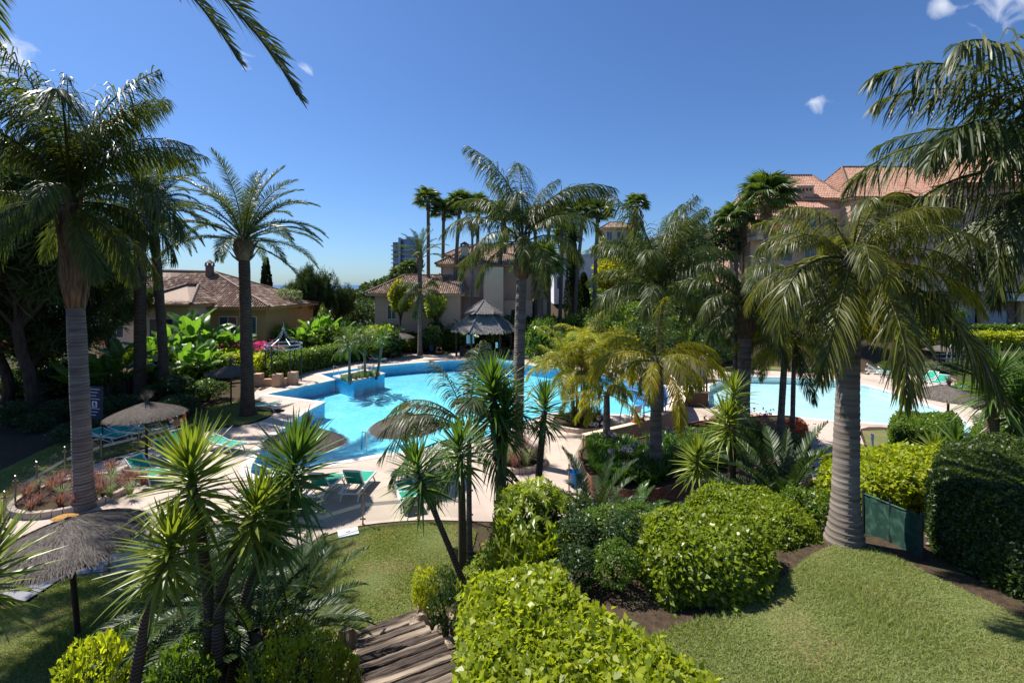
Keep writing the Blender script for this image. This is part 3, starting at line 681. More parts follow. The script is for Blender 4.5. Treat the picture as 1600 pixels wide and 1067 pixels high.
shed(wx(1248, BD), wx(1308, BD), BD+1.2, bz(322), BD+4.35, bz(303))
hip(v, wx(1352, BD), wx(1760, BD), BD+2.0, BD+14, bz(303), (wx(1400, BD), BD+9, wz(262, BD+9)), (wx(1700, BD), BD+9, wz(262, BD+9)), tiles=m_tiles_p, fascia=m_peach, sp=.34, row=.5)
hip(v, wx(1500, BD), wx(1700, BD), BD+1.2, BD+12, bz(283), (wx(1540, BD), BD+8, wz(246, BD+8)), (wx(1660, BD), BD+8, wz(246, BD+8)), tiles=m_tiles_p, fascia=m_peach, sp=.34, row=.5)
MB().box(wx(1502, BD), wx(1698, BD), BD+1.6, BD+11.8, bz(303)+.01, bz(285)).build('penthouse_wall', m_pink, v)
ch = MB().box(wx(1277, BD), wx(1305, BD), BD+3.9, BD+5.4, bz(306), bz(281)).build('chimney', m_peach, v)
MB().box(wx(1276, BD), wx(1306, BD), BD+3.8, BD+5.5, bz(281)+.002, bz(279)).build('chimney_cap', m_cream, ch)
for q in range(4): MB().box(wx(1280.5+q*6, BD), wx(1283+q*6, BD), BD+3.86, BD+3.898, bz(288), bz(284)).build('vent', m_dark, ch)

# ================================================================== FURNITURE
def strands(n, rfun, z_of, r0, r1, ln, w, seed, lift=.02):
    """straw laid radially down a cone"""
    r = np.random.default_rng(seed); a = r.random(n)*6.2832; rr = np.sqrt(r0**2+(r1**2-r0**2)*r.random(n))
    re = rr+ln*(.6+.8*r.random(n)); da = r.normal(0, .05, n)
    P = np.stack([rr*np.cos(a), rr*np.sin(a), z_of(rr)+lift*(1+r.random(n)*1.6)], 1)
    Q = np.stack([re*np.cos(a+da), re*np.sin(a+da), z_of(re)+lift*r.random(n)*1.5-.03*(re > r1)], 1)
    sd_ = np.stack([-np.sin(a), np.cos(a), 0*a], 1)*w
    V = np.stack([P-sd_, P+sd_, Q+sd_*.7, Q-sd_*.7], 1).reshape(-1, 3)
    return V, np.arange(4*n).reshape(-1, 4)
def make_umbrella():
    t = thing('thatched_umbrella', '', 'umbrella')
    R0 = 1.38
    zf = lambda r: 2.62-.50*(r/R0)**1.15
    prof = [(.06, 2.66)]+[(r, float(zf(r))) for r in np.linspace(.12, R0, 9)]+[(R0-.02, float(zf(R0))-.09), (R0*.5, float(zf(R0*.5))-.10), (.06, 2.5)]
    cb = MB().lathe(prof, 40).build('canopy', m_strawb, t, True)
    V, Fc = strands(11000, None, zf, .08, R0-.06, .2, .006, 4)
    obj('straw_layer', mesh_np('straw_layer', V, Fc, m_straw), cb, kind='stuff')
    r = np.random.default_rng(9); n = 240; a = r.random(n)*6.283; sp = r.random(n)*.3+.03; h = .34+.42*r.random(n)
    b = np.stack([.07*np.cos(a), .07*np.sin(a), np.full(n, 2.58)], 1); m_ = np.stack([.05*np.cos(a), .05*np.sin(a), np.full(n, 2.74)], 1); e = np.stack([sp*np.cos(a), sp*np.sin(a), 2.70+h*.75-sp*.4], 1)
    sd_ = np.stack([-np.sin(a), np.cos(a), 0*a], 1)*.007
    V = np.stack([b-sd_, b+sd_, m_+sd_, m_-sd_, m_-sd_, m_+sd_, e+sd_*.4, e-sd_*.4], 1).reshape(-1, 3)
    obj('straw_tuft', mesh_np('straw_tuft', V, np.arange(8*n).reshape(-1, 4), m_straw), t)
    MB().lathe([(.09, 2.62), (.075, 2.72), (.09, 2.76), (.02, 2.8)], 12).build('binding', m_strawb, t)
    MB().tube([(0, 0, -.05), (0, 0, 2.55)], .055, 10).build('pole', m_wood, t)
    for k in range(8):
        a = k*math.pi/4; MB().tube([(.04*math.cos(a), .04*math.sin(a), 2.48), (1.3*math.cos(a), 1.3*math.sin(a), 2.05)], .014, 5).build('rib', m_wood, t)
    return t
umb0 = make_umbrella(); first = [True]
def umbrella(loc, label, sc=1, rot=(0, 0, 0), rz=0):
    o = umb0 if first[0] else copy_tree(umb0); first[0] = False
    o.location = loc; o.scale = (sc,)*3; o.rotation_euler = (rot[0], rot[1], rz); o['label'] = label; o['group'] = 'thatched pool umbrellas'
umbrella((*p0(122, 992), 0), 'wide straw umbrella on the lawn with an orange patch on its bare top', 1.0, (R(2), R(-3)))
umbrella((*p0(229, 719), 0), 'straw umbrella with loose tuft beside the striped palm trunk and glass fence', .98, (0, 0), 1)
umbrella((*p0(469, 783), 0), 'straw umbrella tilted over the near left pool corner', 1.0, (R(5), R(4)), 2)
umbrella((*p0(636, 747), 0), 'straw umbrella with upright tuft over the white side table', 1.0, (0, R(1)), 3)
umbrella((*p0(361, 632), 0), 'straw umbrella on the grass by the date palm foot', .98, (0, 0), 4)
umbrella((*p0(626, 557), 0), 'grey straw umbrella beyond the far pool edge by the slim palm trunk', 1, (0, 0), 5)
umbrella((*p0(1480, 682), 0), 'straw umbrella at the narrow end of the shallow pool', 1.0, (0, R(-2)), 1.5)
umbrella((*p0(1468, 580), .25), 'faded straw umbrella beside the silver garden arbour', .8, (0, 0), 2.5)
umbrella((*p0(572, 549), -.1), 'brown straw umbrella half hidden by the far shrubs', .95, (0, 0), .5)
# bare orange patch on the near umbrella is lichen-like straw
pt = MB(); c0 = p0(122, 992)
pt.lathe([(0, .006), (.16, .004), (.24, -.03)], 14).build('lichen_patch', M('orange_lichen', (.42, .22, .05), (.3, .16, .05), 12, .95), umb0, loc=(-.25, .18, 2.62), scale=(1.2, .7, 1))
for ch_ in [c for c in umb0.children if c.name.startswith('straw_tuft') or c.name.startswith('binding')]: ch_.scale = (.55, .55, 1); ch_.location.z = -.5 if ch_.name.startswith('straw_tuft') else -.15

def make_lounger(back):
    t = thing('sun_lounger', '', 'sun lounger'); W = .32
    fr = MB()
    for sgn in (-1, 1): fr.beam((sgn*W, -.95, .34), (sgn*W, .95, .34), .05, .07)
    for y in (-.95, .0, .95): fr.beam((-W, y, .34), (W, y, .34), .05, .055)
    fr.build('frame', m_white, t)
    for sgn in (-1, 1):
        for y0, y1 in ((-.62, -.86), (.62, .86)):
            MB().tube([(sgn*W, y0, .33), (sgn*W, (y0*.4+y1*.6), .15), (sgn*W, y1, .0)], [.034, .03, .034], 8).build('leg', m_white, t)
        MB().tube([(sgn*W, -.62, .12), (sgn*W, 0, .2), (sgn*W, .62, .12)], .02, 6).build('brace', m_white, t)
    def sling(nm, a, b, n=8):
        m = MB(); V = []; Fc = []
        for i in range(n+1):
            q = Vector(a).lerp(Vector(b), i/n); sag = -.035*math.sin(math.pi*i/n)
            for j, x in enumerate((-W+.03, -W*.4, W*.4, W-.03)): V.append((x, q.y, q.z+sag-(.012 if j in (1, 2) else 0)))
        for i in range(n):
            for j in range(3): Fc.append((i*4+j, i*4+j+1, i*4+5+j, i*4+4+j))
        return m.add(V, Fc).build(nm, m_green, t, True)
    sling('seat', (0, -.93, .385), (0, .22, .385))
    by, bzz = .22+.76*math.cos(R(back)), .385+.76*math.sin(R(back))
    sling('backrest', (0, .235, .39), (0, by, bzz))
    bf = MB()
    for sgn in (-1, 1): bf.beam((sgn*(W-.01), .22, .37), (sgn*(W-.01), by, bzz-.015), .035, .05)
    bf.beam((-W, by, bzz-.015), (W, by, bzz-.015), .05, .06); bf.build('backrest_frame', m_white, t)
    if back > 15: MB().tube([(W-.05, by*.75, .385+(bzz-.385)*.7), (W-.05, .85, .34)], .015, 6).build('prop', m_white, t)
    return t
protos = {b: make_lounger(b) for b in (35, 12, 58)}; usedp = set()
def lounger(px, py, ang, label, back=35, sc=1, group='green and white sun loungers', z=0):
    o = protos[back] if back not in usedp else copy_tree(protos[back]); usedp.add(back)
    o.location = (*p0(px, py), z); o.rotation_euler = (0, 0, R(ang)); o.scale = (sc,)*3; o['label'] = label; o['group'] = group
gl = 'green and white sun loungers'
lounger(228, 748, 68, 'green lounger angled beside the rosy flower bed under palm', 35)
lounger(266, 718, 66, 'green lounger tucked behind the tall yucca near the tufted umbrella', 35)
lounger(292, 702, 64, 'green lounger with raised back between tufted umbrella and grass', 35)
lounger(352, 703, 70, 'green lounger lying on the striped shade of the deck', 12)
lounger(412, 641, -92, 'flat green lounger at the edge of the date palm grass', 12)
lounger(590, 565, 60, 'green lounger behind the island planter', 35)
lounger(603, 558, 75, 'green lounger furthest along the pool beyond the island planter', 35)
lounger(560, 767, 176, 'green lounger facing the pool beside the glass fence post', 58)
lounger(508, 771, 172, 'green lounger half hidden by dark yucca leaves', 58)
lounger(636, 782, 200, 'white framed green lounger in the shade of the upright tufted umbrella', 12)
lounger(415, 774, 165, 'green lounger in the shade of the tilted umbrella', 12)
lounger(1374, 585, 50, 'green lounger with raised back behind the ringed palm trunk', 35)
lounger(1393, 590, 60, 'green lounger beside the drooping palm fronds on the far deck', 35)
lounger(1450, 597, -70, 'green lounger with raised back beside the rockery', 35)
lounger(1467, 603, -65, 'green lounger next to the umbrella of the shallow pool', 35)
lounger(1500, 610, -70, 'green lounger behind the big yucca clump', 12)
lounger(822, 560, 170, 'upright green lounger just right of the ringed palm trunk', 58)
lounger(792, 570, 80, 'green lounger before the thatched gazebo', 12)
for i, (px, py) in enumerate(((170, 690), (200, 683), (232, 677), (262, 671))):
    lounger(px, py, 75, 'white and green lounger in the row stored beyond the glass fence', 12, 1, 'loungers stored behind the fence', .02)
# side table and flower pot
def side_table(px, py, label):
    t = thing('side_table', label, 'table', (*p0(px, py), 0))
    MB().box(-.25, .25, -.25, .25, .42, .46).build('top', m_white, t)
    for x in (-.2, .2):
        for y in (-.2, .2): MB().box(x-.02, x+.02, y-.02, y+.02, 0, .42).build('leg', m_white, t)
    return t
st_ = side_table(622, 757, 'white plastic side table under the upright tufted umbrella')
fp = thing('clay_bowl', 'small brown clay bowl on the white side table', 'bowl', (*p0(622, 757), .461))
MB().lathe([(.06, 0), (.12, .12), (.13, .12), (.10, .09), (0, .08)], 16).build('bowl_body', m_terra, fp)
MB().lathe([(.095, .1), (0, .105)], 12).build('ash_fill', m_soil, fp)
# glass fences
def glass_fence(label, px, glass_to=None, hgt=1.12, z=0.0):
    t = thing('glass_fence', label, 'fence'); P = [Vector((*p0(*q), z)) for q in px]
    for p in P:
        po = MB().tube([p+Vector((0, 0, -.02)), p+Vector((0, 0, hgt+.06))], .026, 8).build('post', m_post, t)
        MB().lathe([(.001, hgt+.1), (.034, hgt+.085), (.034, hgt+.055), (.02, hgt+.05)], 10, p).build('post_cap', m_steel, po)
        MB().lathe([(.07, .0), (.07, .012), (.028, .02)], 10, p).build('base_plate', m_post, po)
        for zz in (.2, hgt-.12): MB().box(p.x-.09, p.x+.09, p.y-.02, p.y+.02, p.z+zz-.025, p.z+zz+.025).build('clamp', m_post, po)
    for a, b in zip(P[:-1], P[1:]):
        d = (b-a).normalized(); q0 = a+d*.07; q1 = b-d*.07
        pn_ = MB().add([q0+Vector((0, 0, .1)), q1+Vector((0, 0, .1)), q1+Vector((0, 0, hgt)), q0+Vector((0, 0, hgt))], [(0, 1, 2, 3)]).build('pane', m_glass, t)
        nn = Vector((d.y, -d.x, 0))*.004
        MB().add([q0+nn+Vector((0, 0, .6)), q1+nn+Vector((0, 0, .6)), q1+nn+Vector((0, 0, .72)), q0+nn+Vector((0, 0, .72))], [(0, 1, 2, 3)]).build('frosted_stripe', m_frost, pn_)
glass_fence('long glass fence with bronze posts along the shaded left edge of the deck', [(7, 826), (24, 797), (57, 771), (101, 744), (158, 721), (217, 705), (277, 687)])
glass_fence('curved glass fence with bronze posts between deck and lower lawn', [(300, 888), (382, 876), (480, 848), (567, 820), (653, 812), (735, 813)])
glass_fence('short glass gate fence near the blue bin', [(889, 776), (912, 722)])
glass_fence('glass gate panels at the grey path', [(143, 893), (170, 895), (235, 893)])
# hand rails, ladder and chair
def rail(label, pts, r=.022, name='pool_handrail', m=None):
    t = thing(name, label, 'handrail', pts[0][0]); o = Vector(pts[0][0])
    for k, q in enumerate(pts): MB().tube([Vector(p)-o for p in q], r, 8).build('rail_tube', m or m_steel, t)
def arch(px, py, px2, py2, h):
    a = Vector((*p0(px, py), -.3)); b = Vector((*p0(px2, py2), -.5)); u = Vector((0, 0, 1))
    return [a, a+u*(h*.9+.3), a.lerp(b, .2)+u*(h+.32), a.lerp(b, .7)+u*(h+.25), b+u*.1]
rail('steel handrail on the near pool steps', [[Vector((*p0(573, 704), -.1)), Vector((*p0(573, 704), .85)), Vector((*p0(566, 697), .7)), Vector((*p0(565, 690), -.4))]])
rail('steel handrail beside the island planter', [[Vector((*p0(521, 588), -.1)), Vector((*p0(521, 588), .9)), Vector((*p0(528, 590), .9)), Vector((*p0(530, 590), -.3))]])
rail('steel handrail before the tall peach wall', [[Vector((*p0(1009, 604), -.5)), Vector((*p0(1009, 604), 1.0)), Vector((*p0(1012, 609), .8)), Vector((*p0(1012, 609), -.6))]])
ld = thing('pool_ladder', 'pair of tall arched steel ladder rails beside the white chair', 'ladder', (*p0(985, 666), 0)); lo_ = Vector(ld.location)
for px in (968, 986):
    pts = [Vector((*p0(px, 668), 0)), Vector((*p0(px+3, 664), .9)), Vector((*p0(px+9, 659), 1.35)), Vector((*p0(px+16, 655), 1.4)), Vector((*p0(px+20, 652), .9)), Vector((*p0(px+21, 650), -.6))]
    MB().tube([q-lo_ for q in smooth_px(pts, 5, False) for q in [Vector(q)]], .03, 8).build('rail_tube', m_steel, ld)
for z in (-.1, .2, .5): MB().tube([Vector((*p0(989, 650), z))-lo_, Vector((*p0(1007, 650), z))-lo_], .02, 6).build('rung', m_steel, ld)
ct = thing('plastic_chair', 'white plastic chair by the pool ladder', 'chair', (*p0(992, 655), 0), R(200))
MB().box(-.23, .23, -.23, .23, .42, .45).build('seat', m_white, ct)
MB().add([(-.23, .22, .45), (.23, .22, .45), (.25, .34, .88), (-.25, .34, .88), (-.23, .25, .45), (.23, .25, .45), (.25, .37, .88), (-.25, .37, .88)], [(0, 1, 2, 3), (5, 4, 7, 6), (0, 4, 5, 1), (1, 5, 6, 2), (2, 6, 7, 3), (3, 7, 4, 0)]).build('backrest', m_white, ct)
for x in (-.21, .21):
    for y in (-.21, .21): MB().tube([(x, y, .42), (x*1.15, y*1.15, 0)], .02, 6).build('leg', m_white, ct)
    MB().beam((x*1.12, -.2, .63), (x*1.12, .26, .65), .05, .03).build('armrest', m_white, ct)
def torus(R_, r_, n=28, k=10):
    return MB().add([((R_+r_*math.cos(2*math.pi*j/k))*math.cos(2*math.pi*i/n), r_*math.sin(2*math.pi*j/k), (R_+r_*math.cos(2*math.pi*j/k))*math.sin(2*math.pi*i/n)) for i in range(n) for j in range(k)],
                    [(i*k+j, i*k+(j+1) % k, ((i+1) % n)*k+(j+1) % k, ((i+1) % n)*k+j) for i in range(n) for j in range(k)])
def lifebuoy(loc, label, rz=0, rx=0):
    t = thing('lifebuoy', label, 'lifebuoy', loc, rz, 'orange lifebuoys'); torus(.3, .07).build('ring', m_orange, t, True, rot=(rx, 0, 0))
    for k in range(4):
        a = k*math.pi/2+.7; MB().box(-.045, .045, -.075, .075, -.075, .075).build('band', m_white, t, loc=(.3*math.cos(a), 0, .3*math.sin(a)), rot=(0, -a+math.pi/2, 0))
lifebuoy((*p0(277, 690), 1.25), 'orange lifebuoy hung on the end post of the left glass fence', .5)
lifebuoy((*p0(996, 695), 1.12), 'orange lifebuoy lying against the curved peach wall top', .3, R(50))
lifebuoy((*p0(686, 553), .45), 'orange lifebuoy on a stand by the far lawn', .1)
# litter bin
def bin_(loc, label, s=1):
    t = thing('litter_bin', label, 'bin', loc, 0, None, s)
    MB().lathe([(0, .42), (.19, .42), (.23, .95), (.245, .95), (.245, .98), (.21, .98), (.18, .46), (0, .46)], 20).build('bucket', m_blue, t, True)
    MB().tube([(0, -.27, 0), (0, -.27, .95)], .03, 8).build('post', m_iron, t); MB().box(-.03, .03, -.27, -.2, .6, .66).build('bracket', m_iron, t)
bin_((*p0(900, 778), 0), 'blue litter bin on a post beside the brick planter')
bin_((*p0(674, 553), 0), 'small blue bin standing on the far lawn')
# notice board
t = thing('notice_board', 'navy pool rules board with white text lines and two pictograms by the palm', 'sign', (*p0(146, 690), 0), R(-14))
MB().box(-.75, .55, 0, .04, 1.15, 2.75).build('board', m_navy, t)
for x in (-.7, .5): MB().tube([(x, .07, -.05), (x, .07, 2.75)], .03, 8).build('post', m_iron, t)
for i in range(9):
    if 3 < i < 6: continue
    MB().box(-.65, .42-.12*((i*37) % 3), -.006, -.002, 2.6-i*.16, 2.63-i*.16).build('text_line', m_sign, t)
for x in (-.5, .08):
    q = MB().box(x-.17, x+.17, -.006, -.002, 1.72, 2.02).build('pictogram', m_sign, t)
    MB().lathe([(0, 0), (.07, 0), (.07, .01)], 12).build('pictogram_mark', m_navy, q, loc=(x, -.008, 1.9), rot=(R(90), 0, 0)); MB().box(x-.1, x+.1, -.012, -.008, 1.77, 1.82).build('pictogram_mark', m_navy, q)
# drain hatch and bollard
t = thing('drain_hatch', 'pale square drain hatch in the grass by the deck edge', 'hatch', (*p0(544, 834), .02), R(25))
MB().box(-.3, .3, -.22, .22, 0, .05).build('cover', m_sign, t); MB().box(-.06, .06, -.02, .02, .05, .058).build('grip', m_iron, t)
t = thing('bollard_light', 'slim white bollard light on the shaded grass by the path', 'bollard', (*p0(1363, 712), .02))
MB().tube([(0, 0, 0), (0, 0, .75)], .05, 10).build('post', m_white, t); MB().lathe([(.06, .75), (.065, .95), (.03, 1.0), (0, 1.0)], 12).build('lamp_head', m_sign, t)
# gazebo
gx, gy = p0(756, 556); t = thing('thatched_gazebo', 'six sided gazebo bar with a two tier grey thatched roof', 'gazebo', (gx, gy, 0), R(8))
gs = gy/F
def hexa(r, z): return [Vector((r*math.cos(math.pi/3*k), r*math.sin(math.pi/3*k), z)) for k in range(6)]
def tier(nm, r0, z0, r1, z1, seed):
    A, B = hexa(r0, z0), hexa(r1, z1); b_ = MB()
    for k in range(6): b_.add([A[k], A[(k+1) % 6], B[(k+1) % 6], B[k]], [(0, 1, 2, 3)]); b_.add([A[k]-Vector((0, 0, .12)), A[(k+1) % 6]-Vector((0, 0, .12)), B[(k+1) % 6]-Vector((0, 0, .12)), B[k]-Vector((0, 0, .12))], [(3, 2, 1, 0)])
    ti = b_.build(nm, m_strawb, t); r = np.random.default_rng(seed); V = []
    for k in range(6):
        for _ in range(700):
            u_, w_ = r.random(), r.random()**.8; p = A[k].lerp(A[(k+1) % 6], u_).lerp(B[k].lerp(B[(k+1) % 6], u_), 1-w_)
            dn = (A[k].lerp(A[(k+1) % 6], .5)-B[k].lerp(B[(k+1) % 6], .5)).normalized(); sdv = (A[(k+1) % 6]-A[k]).normalized()*.035; q = p+dn*(.3+.15*r.random()); up_ = Vector((0, 0, .03+.05*r.random()))
            V += [p-sdv+up_*.4, p+sdv+up_*.4, q+sdv+up_, q-sdv+up_]
    obj('thatch_layer', mesh_np('thatch_layer', [tuple(x) for x in V], np.arange(len(V)).reshape(-1, 4), m_thatch), ti, kind='stuff')
    for k in range(6): MB().tube([A[k]+Vector((0, 0, .08)), B[k]+Vector((0, 0, .08))], .08, 6).build('hip_ridge', m_thatch, ti)
tier('lower_roof', 3.5, 2.9, 1.5, 4.55, 1); tier('upper_roof', 1.95, 4.85, .08, 6.0, 2)
for p in hexa(3.0, 0): MB().tube([p, p+Vector((0, 0, 3.0))], .11, 8).build('post', m_wood, t)
for p in hexa(1.45, 4.2): MB().tube([p, p+Vector((0, 0, .9))], .07, 6).build('lantern_post', m_wood, t)
h6 = hexa(2.6, 0)
cb_ = MB()
for k in range(6):
    if k != 4: cb_.beam(h6[k]+Vector((0, 0, .5)), h6[(k+1) % 6]+Vector((0, 0, .5)), .12, 1.0)
cb_.build('bar_counter', m_dark, t); MB().prism([(p.x*1.2, p.y*1.2) for p in h6], 0, .08).build('floor_plinth', m_deck, t)
MB().box(-2.0, -1.2, -2.45, -2.4, 1.7, 2.6).build('menu_board', m_shut, t); MB().box(1.0, 1.25, -2.7, -2.66, 1.2, 1.8).build('white_notice', m_sign, t)
# ring pergola with low stone seats
gx, gy = p0(443, 597); t = thing('iron_ring_pergola', 'round dark iron pergola with double ring above low stone seats', 'pergola', (gx, gy, 0))
for z in (3.05, 2.75):
    rr_ = torus(1.35, .06, 32, 6).build('ring', m_silver, t, rot=(R(90), 0, 0), loc=(0, 0, z))
for k in range(6):
    a = k*math.pi/3+.3; MB().tube([(1.3*math.cos(a), 1.3*math.sin(a), 0), (1.3*math.cos(a), 1.3*math.sin(a), 3.1)], .045, 8).build('post', m_iron, t)
    MB().tube([(1.35*math.cos(a), 1.35*math.sin(a), 3.05), (.5*math.cos(a), .5*math.sin(a), 3.5), (.05*math.cos(a), .05*math.sin(a), 4.2)], .025, 6).build('finial_bar', m_silver, t)
MB().lathe([(0, 4.9), (.05, 4.4), (.14, 4.25), (.05, 4.1)], 10).build('finial', m_silver, t)
for x, y in ((-1.3, -1.3), (.3, -1.5), (1.1, -.7)): MB().box(x-.3, x+.3, y-.3, y+.3, 0, .95).build('stone_pier', m_peach, t)
MB().box(-.998, -.002, -1.55, -1.2, 0, .55).build('stone_seat', m_peach, t); MB().box(.602, .798, -1.3, -.9, 0, .55).build('stone_seat', m_peach, t)
# silver arbour on the right
gx, gy = p0(1490, 575); t = thing('silver_arbour', 'low silver metal garden arbour with curved bars on the rockery', 'arbour', (gx, gy, .2))
for k in range(4):
    x = -.7+.45*k; MB().tube([(x, 0, 0), (x+.1, 0, 1.2), (x+.5, 0, 2.0), (x+.9, 0, 2.1), (x+1.1, 0, 1.2)], .05, 6).build('curved_bar', m_silver, t)
for z in (.7, 1.1): MB().tube([(-1.8, 0, z), (1.6, 0, z)], .045, 6).build('cross_bar', m_silver, t)
# green net fence
t = thing('net_fence', 'low green shade net fence between hedge and terrace lawn', 'fence')
na, nb_ = Vector((6.95, 9.0, 2.85)), Vector((6.98, 7.75, 3.02))
V = []; Fc = []
for i in range(13):
    q = na.lerp(nb_, i/12); bul = .03*math.sin(i*1.9)
    for z in (0, .28, .55, .82): V.append((q.x+bul*math.sin(z*3.6), q.y, q.z+z+.01*math.sin(i*2.3)))
for i in range(12):
    for j in range(3): Fc.append((i*4+j, i*4+4+j, i*4+5+j, i*4+1+j))
MB().add(V, Fc).build('netting', m_net, t, True); MB().tube([na+Vector((0, 0, .83)), nb_+Vector((0, 0, .83))], .018, 6).build('top_wire', m_net, t)
for k in (0, .5, 1): q = na.lerp(nb_, k); MB().tube([q-Vector((0, 0, .3)), q+Vector((0, 0, .9))], .025, 6).build('stake', m_iron, t)
# wooden steps up to the terrace
t = thing('wooden_steps', 'weathered dark sleeper steps leading down to the lawn', 'steps')
sa, sb_ = Vector((-2.92, 10.35, .06)), Vector((-1.25, 6.9, 1.5)); ns = 10; dirv = (sb_-sa); dh = Vector((dirv.x, dirv.y, 0)).normalized(); sx = Vector((dh.y, -dh.x, 0))
r3 = random.Random(5); hd = math.hypot(dirv.x, dirv.y)/ns
for i in range(ns):
    c = sa+dirv*((i+.5)/ns)
    for q in range(2):
        cc = c+dh*(q-.5)*hd*.5; w = .76+r3.uniform(-.05, .07)
        zt = sa.z+(i+.6)*dirv.z/ns+r3.uniform(-.012, .012); sk = r3.uniform(-.03, .03)
        pk = MB(); K_ = 9; V_ = []; ww = hd*.245
        for q_ in range(K_+1):
            x_ = -w+2*w*q_/K_; j_ = [r3.uniform(-.012, .012) for _ in range(3)]
            V_ += [(x_, -ww+j_[0], -.1), (x_, -ww+j_[0], .082), (x_, -ww*.8+j_[0], .1+j_[2]*.5), (x_, ww*.8+j_[1], .1+j_[2]*.4), (x_, ww+j_[1], .08), (x_, ww+j_[1], -.1)]
        pk.add(V_, [(q_*6+e_, q_*6+(e_+1) % 6, q_*6+6+(e_+1) % 6, q_*6+6+e_) for q_ in range(K_) for e_ in range(6)]+[(5, 4, 3, 2, 1, 0), tuple(K_*6+e_ for e_ in range(6))])
        pk.build('plank', m_plank, t, loc=(cc.x, cc.y, zt-.1+(.03 if q == 0 else 0)), rot=(r3.uniform(-.03, .03), r3.uniform(-.012, .012), math.atan2(sx.y, sx.x)+sk))
# rocks beside the steps
def rock(loc, s, seed, label='pale rough limestone rock beside the wooden steps', group='limestone rocks edging the wooden steps'):
    r = np.random.default_rng(seed); n, k = 18, 12; V = []; ph = r.random((5, 3))*6; fr_ = r.normal(0, 1.6, (5, 3))
    for i in range(k+1):
        for j in range(n):
            th, a = math.pi*i/k, 2*math.pi*j/n; d = np.array([math.sin(th)*math.cos(a), math.sin(th)*math.sin(a), math.cos(th)])
            rad = 1+sum(.16*math.sin(2*float(fr_[q] @ d)+ph[q, 0]) for q in range(5))
            d = np.sign(d)*np.abs(d)**.8; V.append(tuple(d*rad*np.array(s)))
    o = MB().add(V, [(i*n+j, i*n+(j+1) % n, (i+1)*n+(j+1) % n, (i+1)*n+j) for i in range(k) for j in range(n)]).build('rock', m_rock, None, False, loc=loc, rot=(0, 0, seed))
    return tag(o, label, 'rock', group)
for px, py, D, s, sd_ in ((658, 992, 9.4, (.2, .18, .24), 1), (664, 968, 9.7, (.17, .15, .2), 2), (684, 1012, 8.6, (.24, .2, .3), 3), (722, 1010, 7.6, (.2, .2, .36), 4), (705, 1036, 7.4, (.2, .2, .24), 5), (540, 1030, 8.2, (.26, .22, .3), 6), (560, 1060, 7.4, (.3, .22, .22), 7), (538, 1070, 7.2, (.2, .2, .2), 8), (325, 1055, 7.0, (.18, .16, .16), 9)):
    q = at(px, py); rock((q.x, q.y, q.z+s[2]*.5), tuple(v*1.15 for v in s), sd_)
for k, (px, py, s) in enumerate(((1418, 566, .5), (1432, 562, .6), (1446, 568, .45), (1405, 572, .5), (1455, 572, .4), (1395, 566, .5))):
    rock((*p0(px, py), .1), (s, s*.8, s*.6), 20+k, 'tan rockery stone behind the loungers of the shallow pool', 'stones of the rockery')

# ================================================================== PLANT KIT
def leaf_cards(P, D, N, size, wid, r, fold=.12):
    """one four sided folded blade per point: P base, D direction, N face normal"""
    D = nrm(D); W_ = nrm(np.cross(D, N)); N2 = np.cross(W_, D); sz = size[:, None] if hasattr(size, '__len__') else size
    mid = P+D*sz*.45
    V = np.stack([P, mid+W_*sz*wid+N2*sz*fold, P+D*sz-N2*sz*fold*.7, mid-W_*sz*wid+N2*sz*fold], 1).reshape(-1, 3)
    return V, np.arange(len(V)).reshape(-1, 4)
def cloud(P, Nv, size, wid, r, out=.6, up=.25, jit=.8, whorl=1, fold=.12):
    n = len(P)
    if whorl > 1:
        P = np.repeat(P, whorl, 0); Nv = np.repeat(Nv, whorl, 0); n = len(P)
        a = np.tile(np.arange(whorl)*6.283/whorl, n//whorl)+np.repeat(r.random(n//whorl)*6, whorl)
        e1 = nrm(np.cross(Nv, np.tile([[.3, .2, 1.]], (n, 1)))); e2 = np.cross(Nv, e1)
        D = e1*np.cos(a)[:, None]+e2*np.sin(a)[:, None]+Nv*.35+r.normal(0, .12, (n, 3)); FN = Nv+.0
    else:
        D = Nv*out+r.normal(0, jit, (n, 3))+np.array([0, 0, up]); FN = Nv+np.array([0, 0, .5])+r.normal(0, .45, (n, 3))
    sz = size*(.5+1.0*r.random(n))
    return leaf_cards(P, D, FN, sz, wid, r, fold)
def lumpy(n, r, lumps=14, spread=.62, rad=.42, shell=.75, flat=1.0):
    """points and normals on a heap of lumps inside the unit ball"""
    C = nrm(r.normal(0, 1, (lumps, 3)))*spread*(.45+.55*r.random((lumps, 1))); C[:, 2] *= flat
    rr = rad*(.7+.6*r.random(lumps)); k = r.integers(0, lumps, n); d = nrm(r.normal(0, 1, (n, 3)))
    P = C[k]+d*(rr[k]*(shell+(1-shell)*r.random(n)))[:, None]
    keep = np.ones(n, bool)
    for q in range(lumps):                      # drop leaves buried deep inside neighbouring lumps
        keep &= ~((np.linalg.norm(P-C[q], axis=1) < rr[q]*.62))
    return P[keep], d[keep]
_bush = {}; bz0 = .62
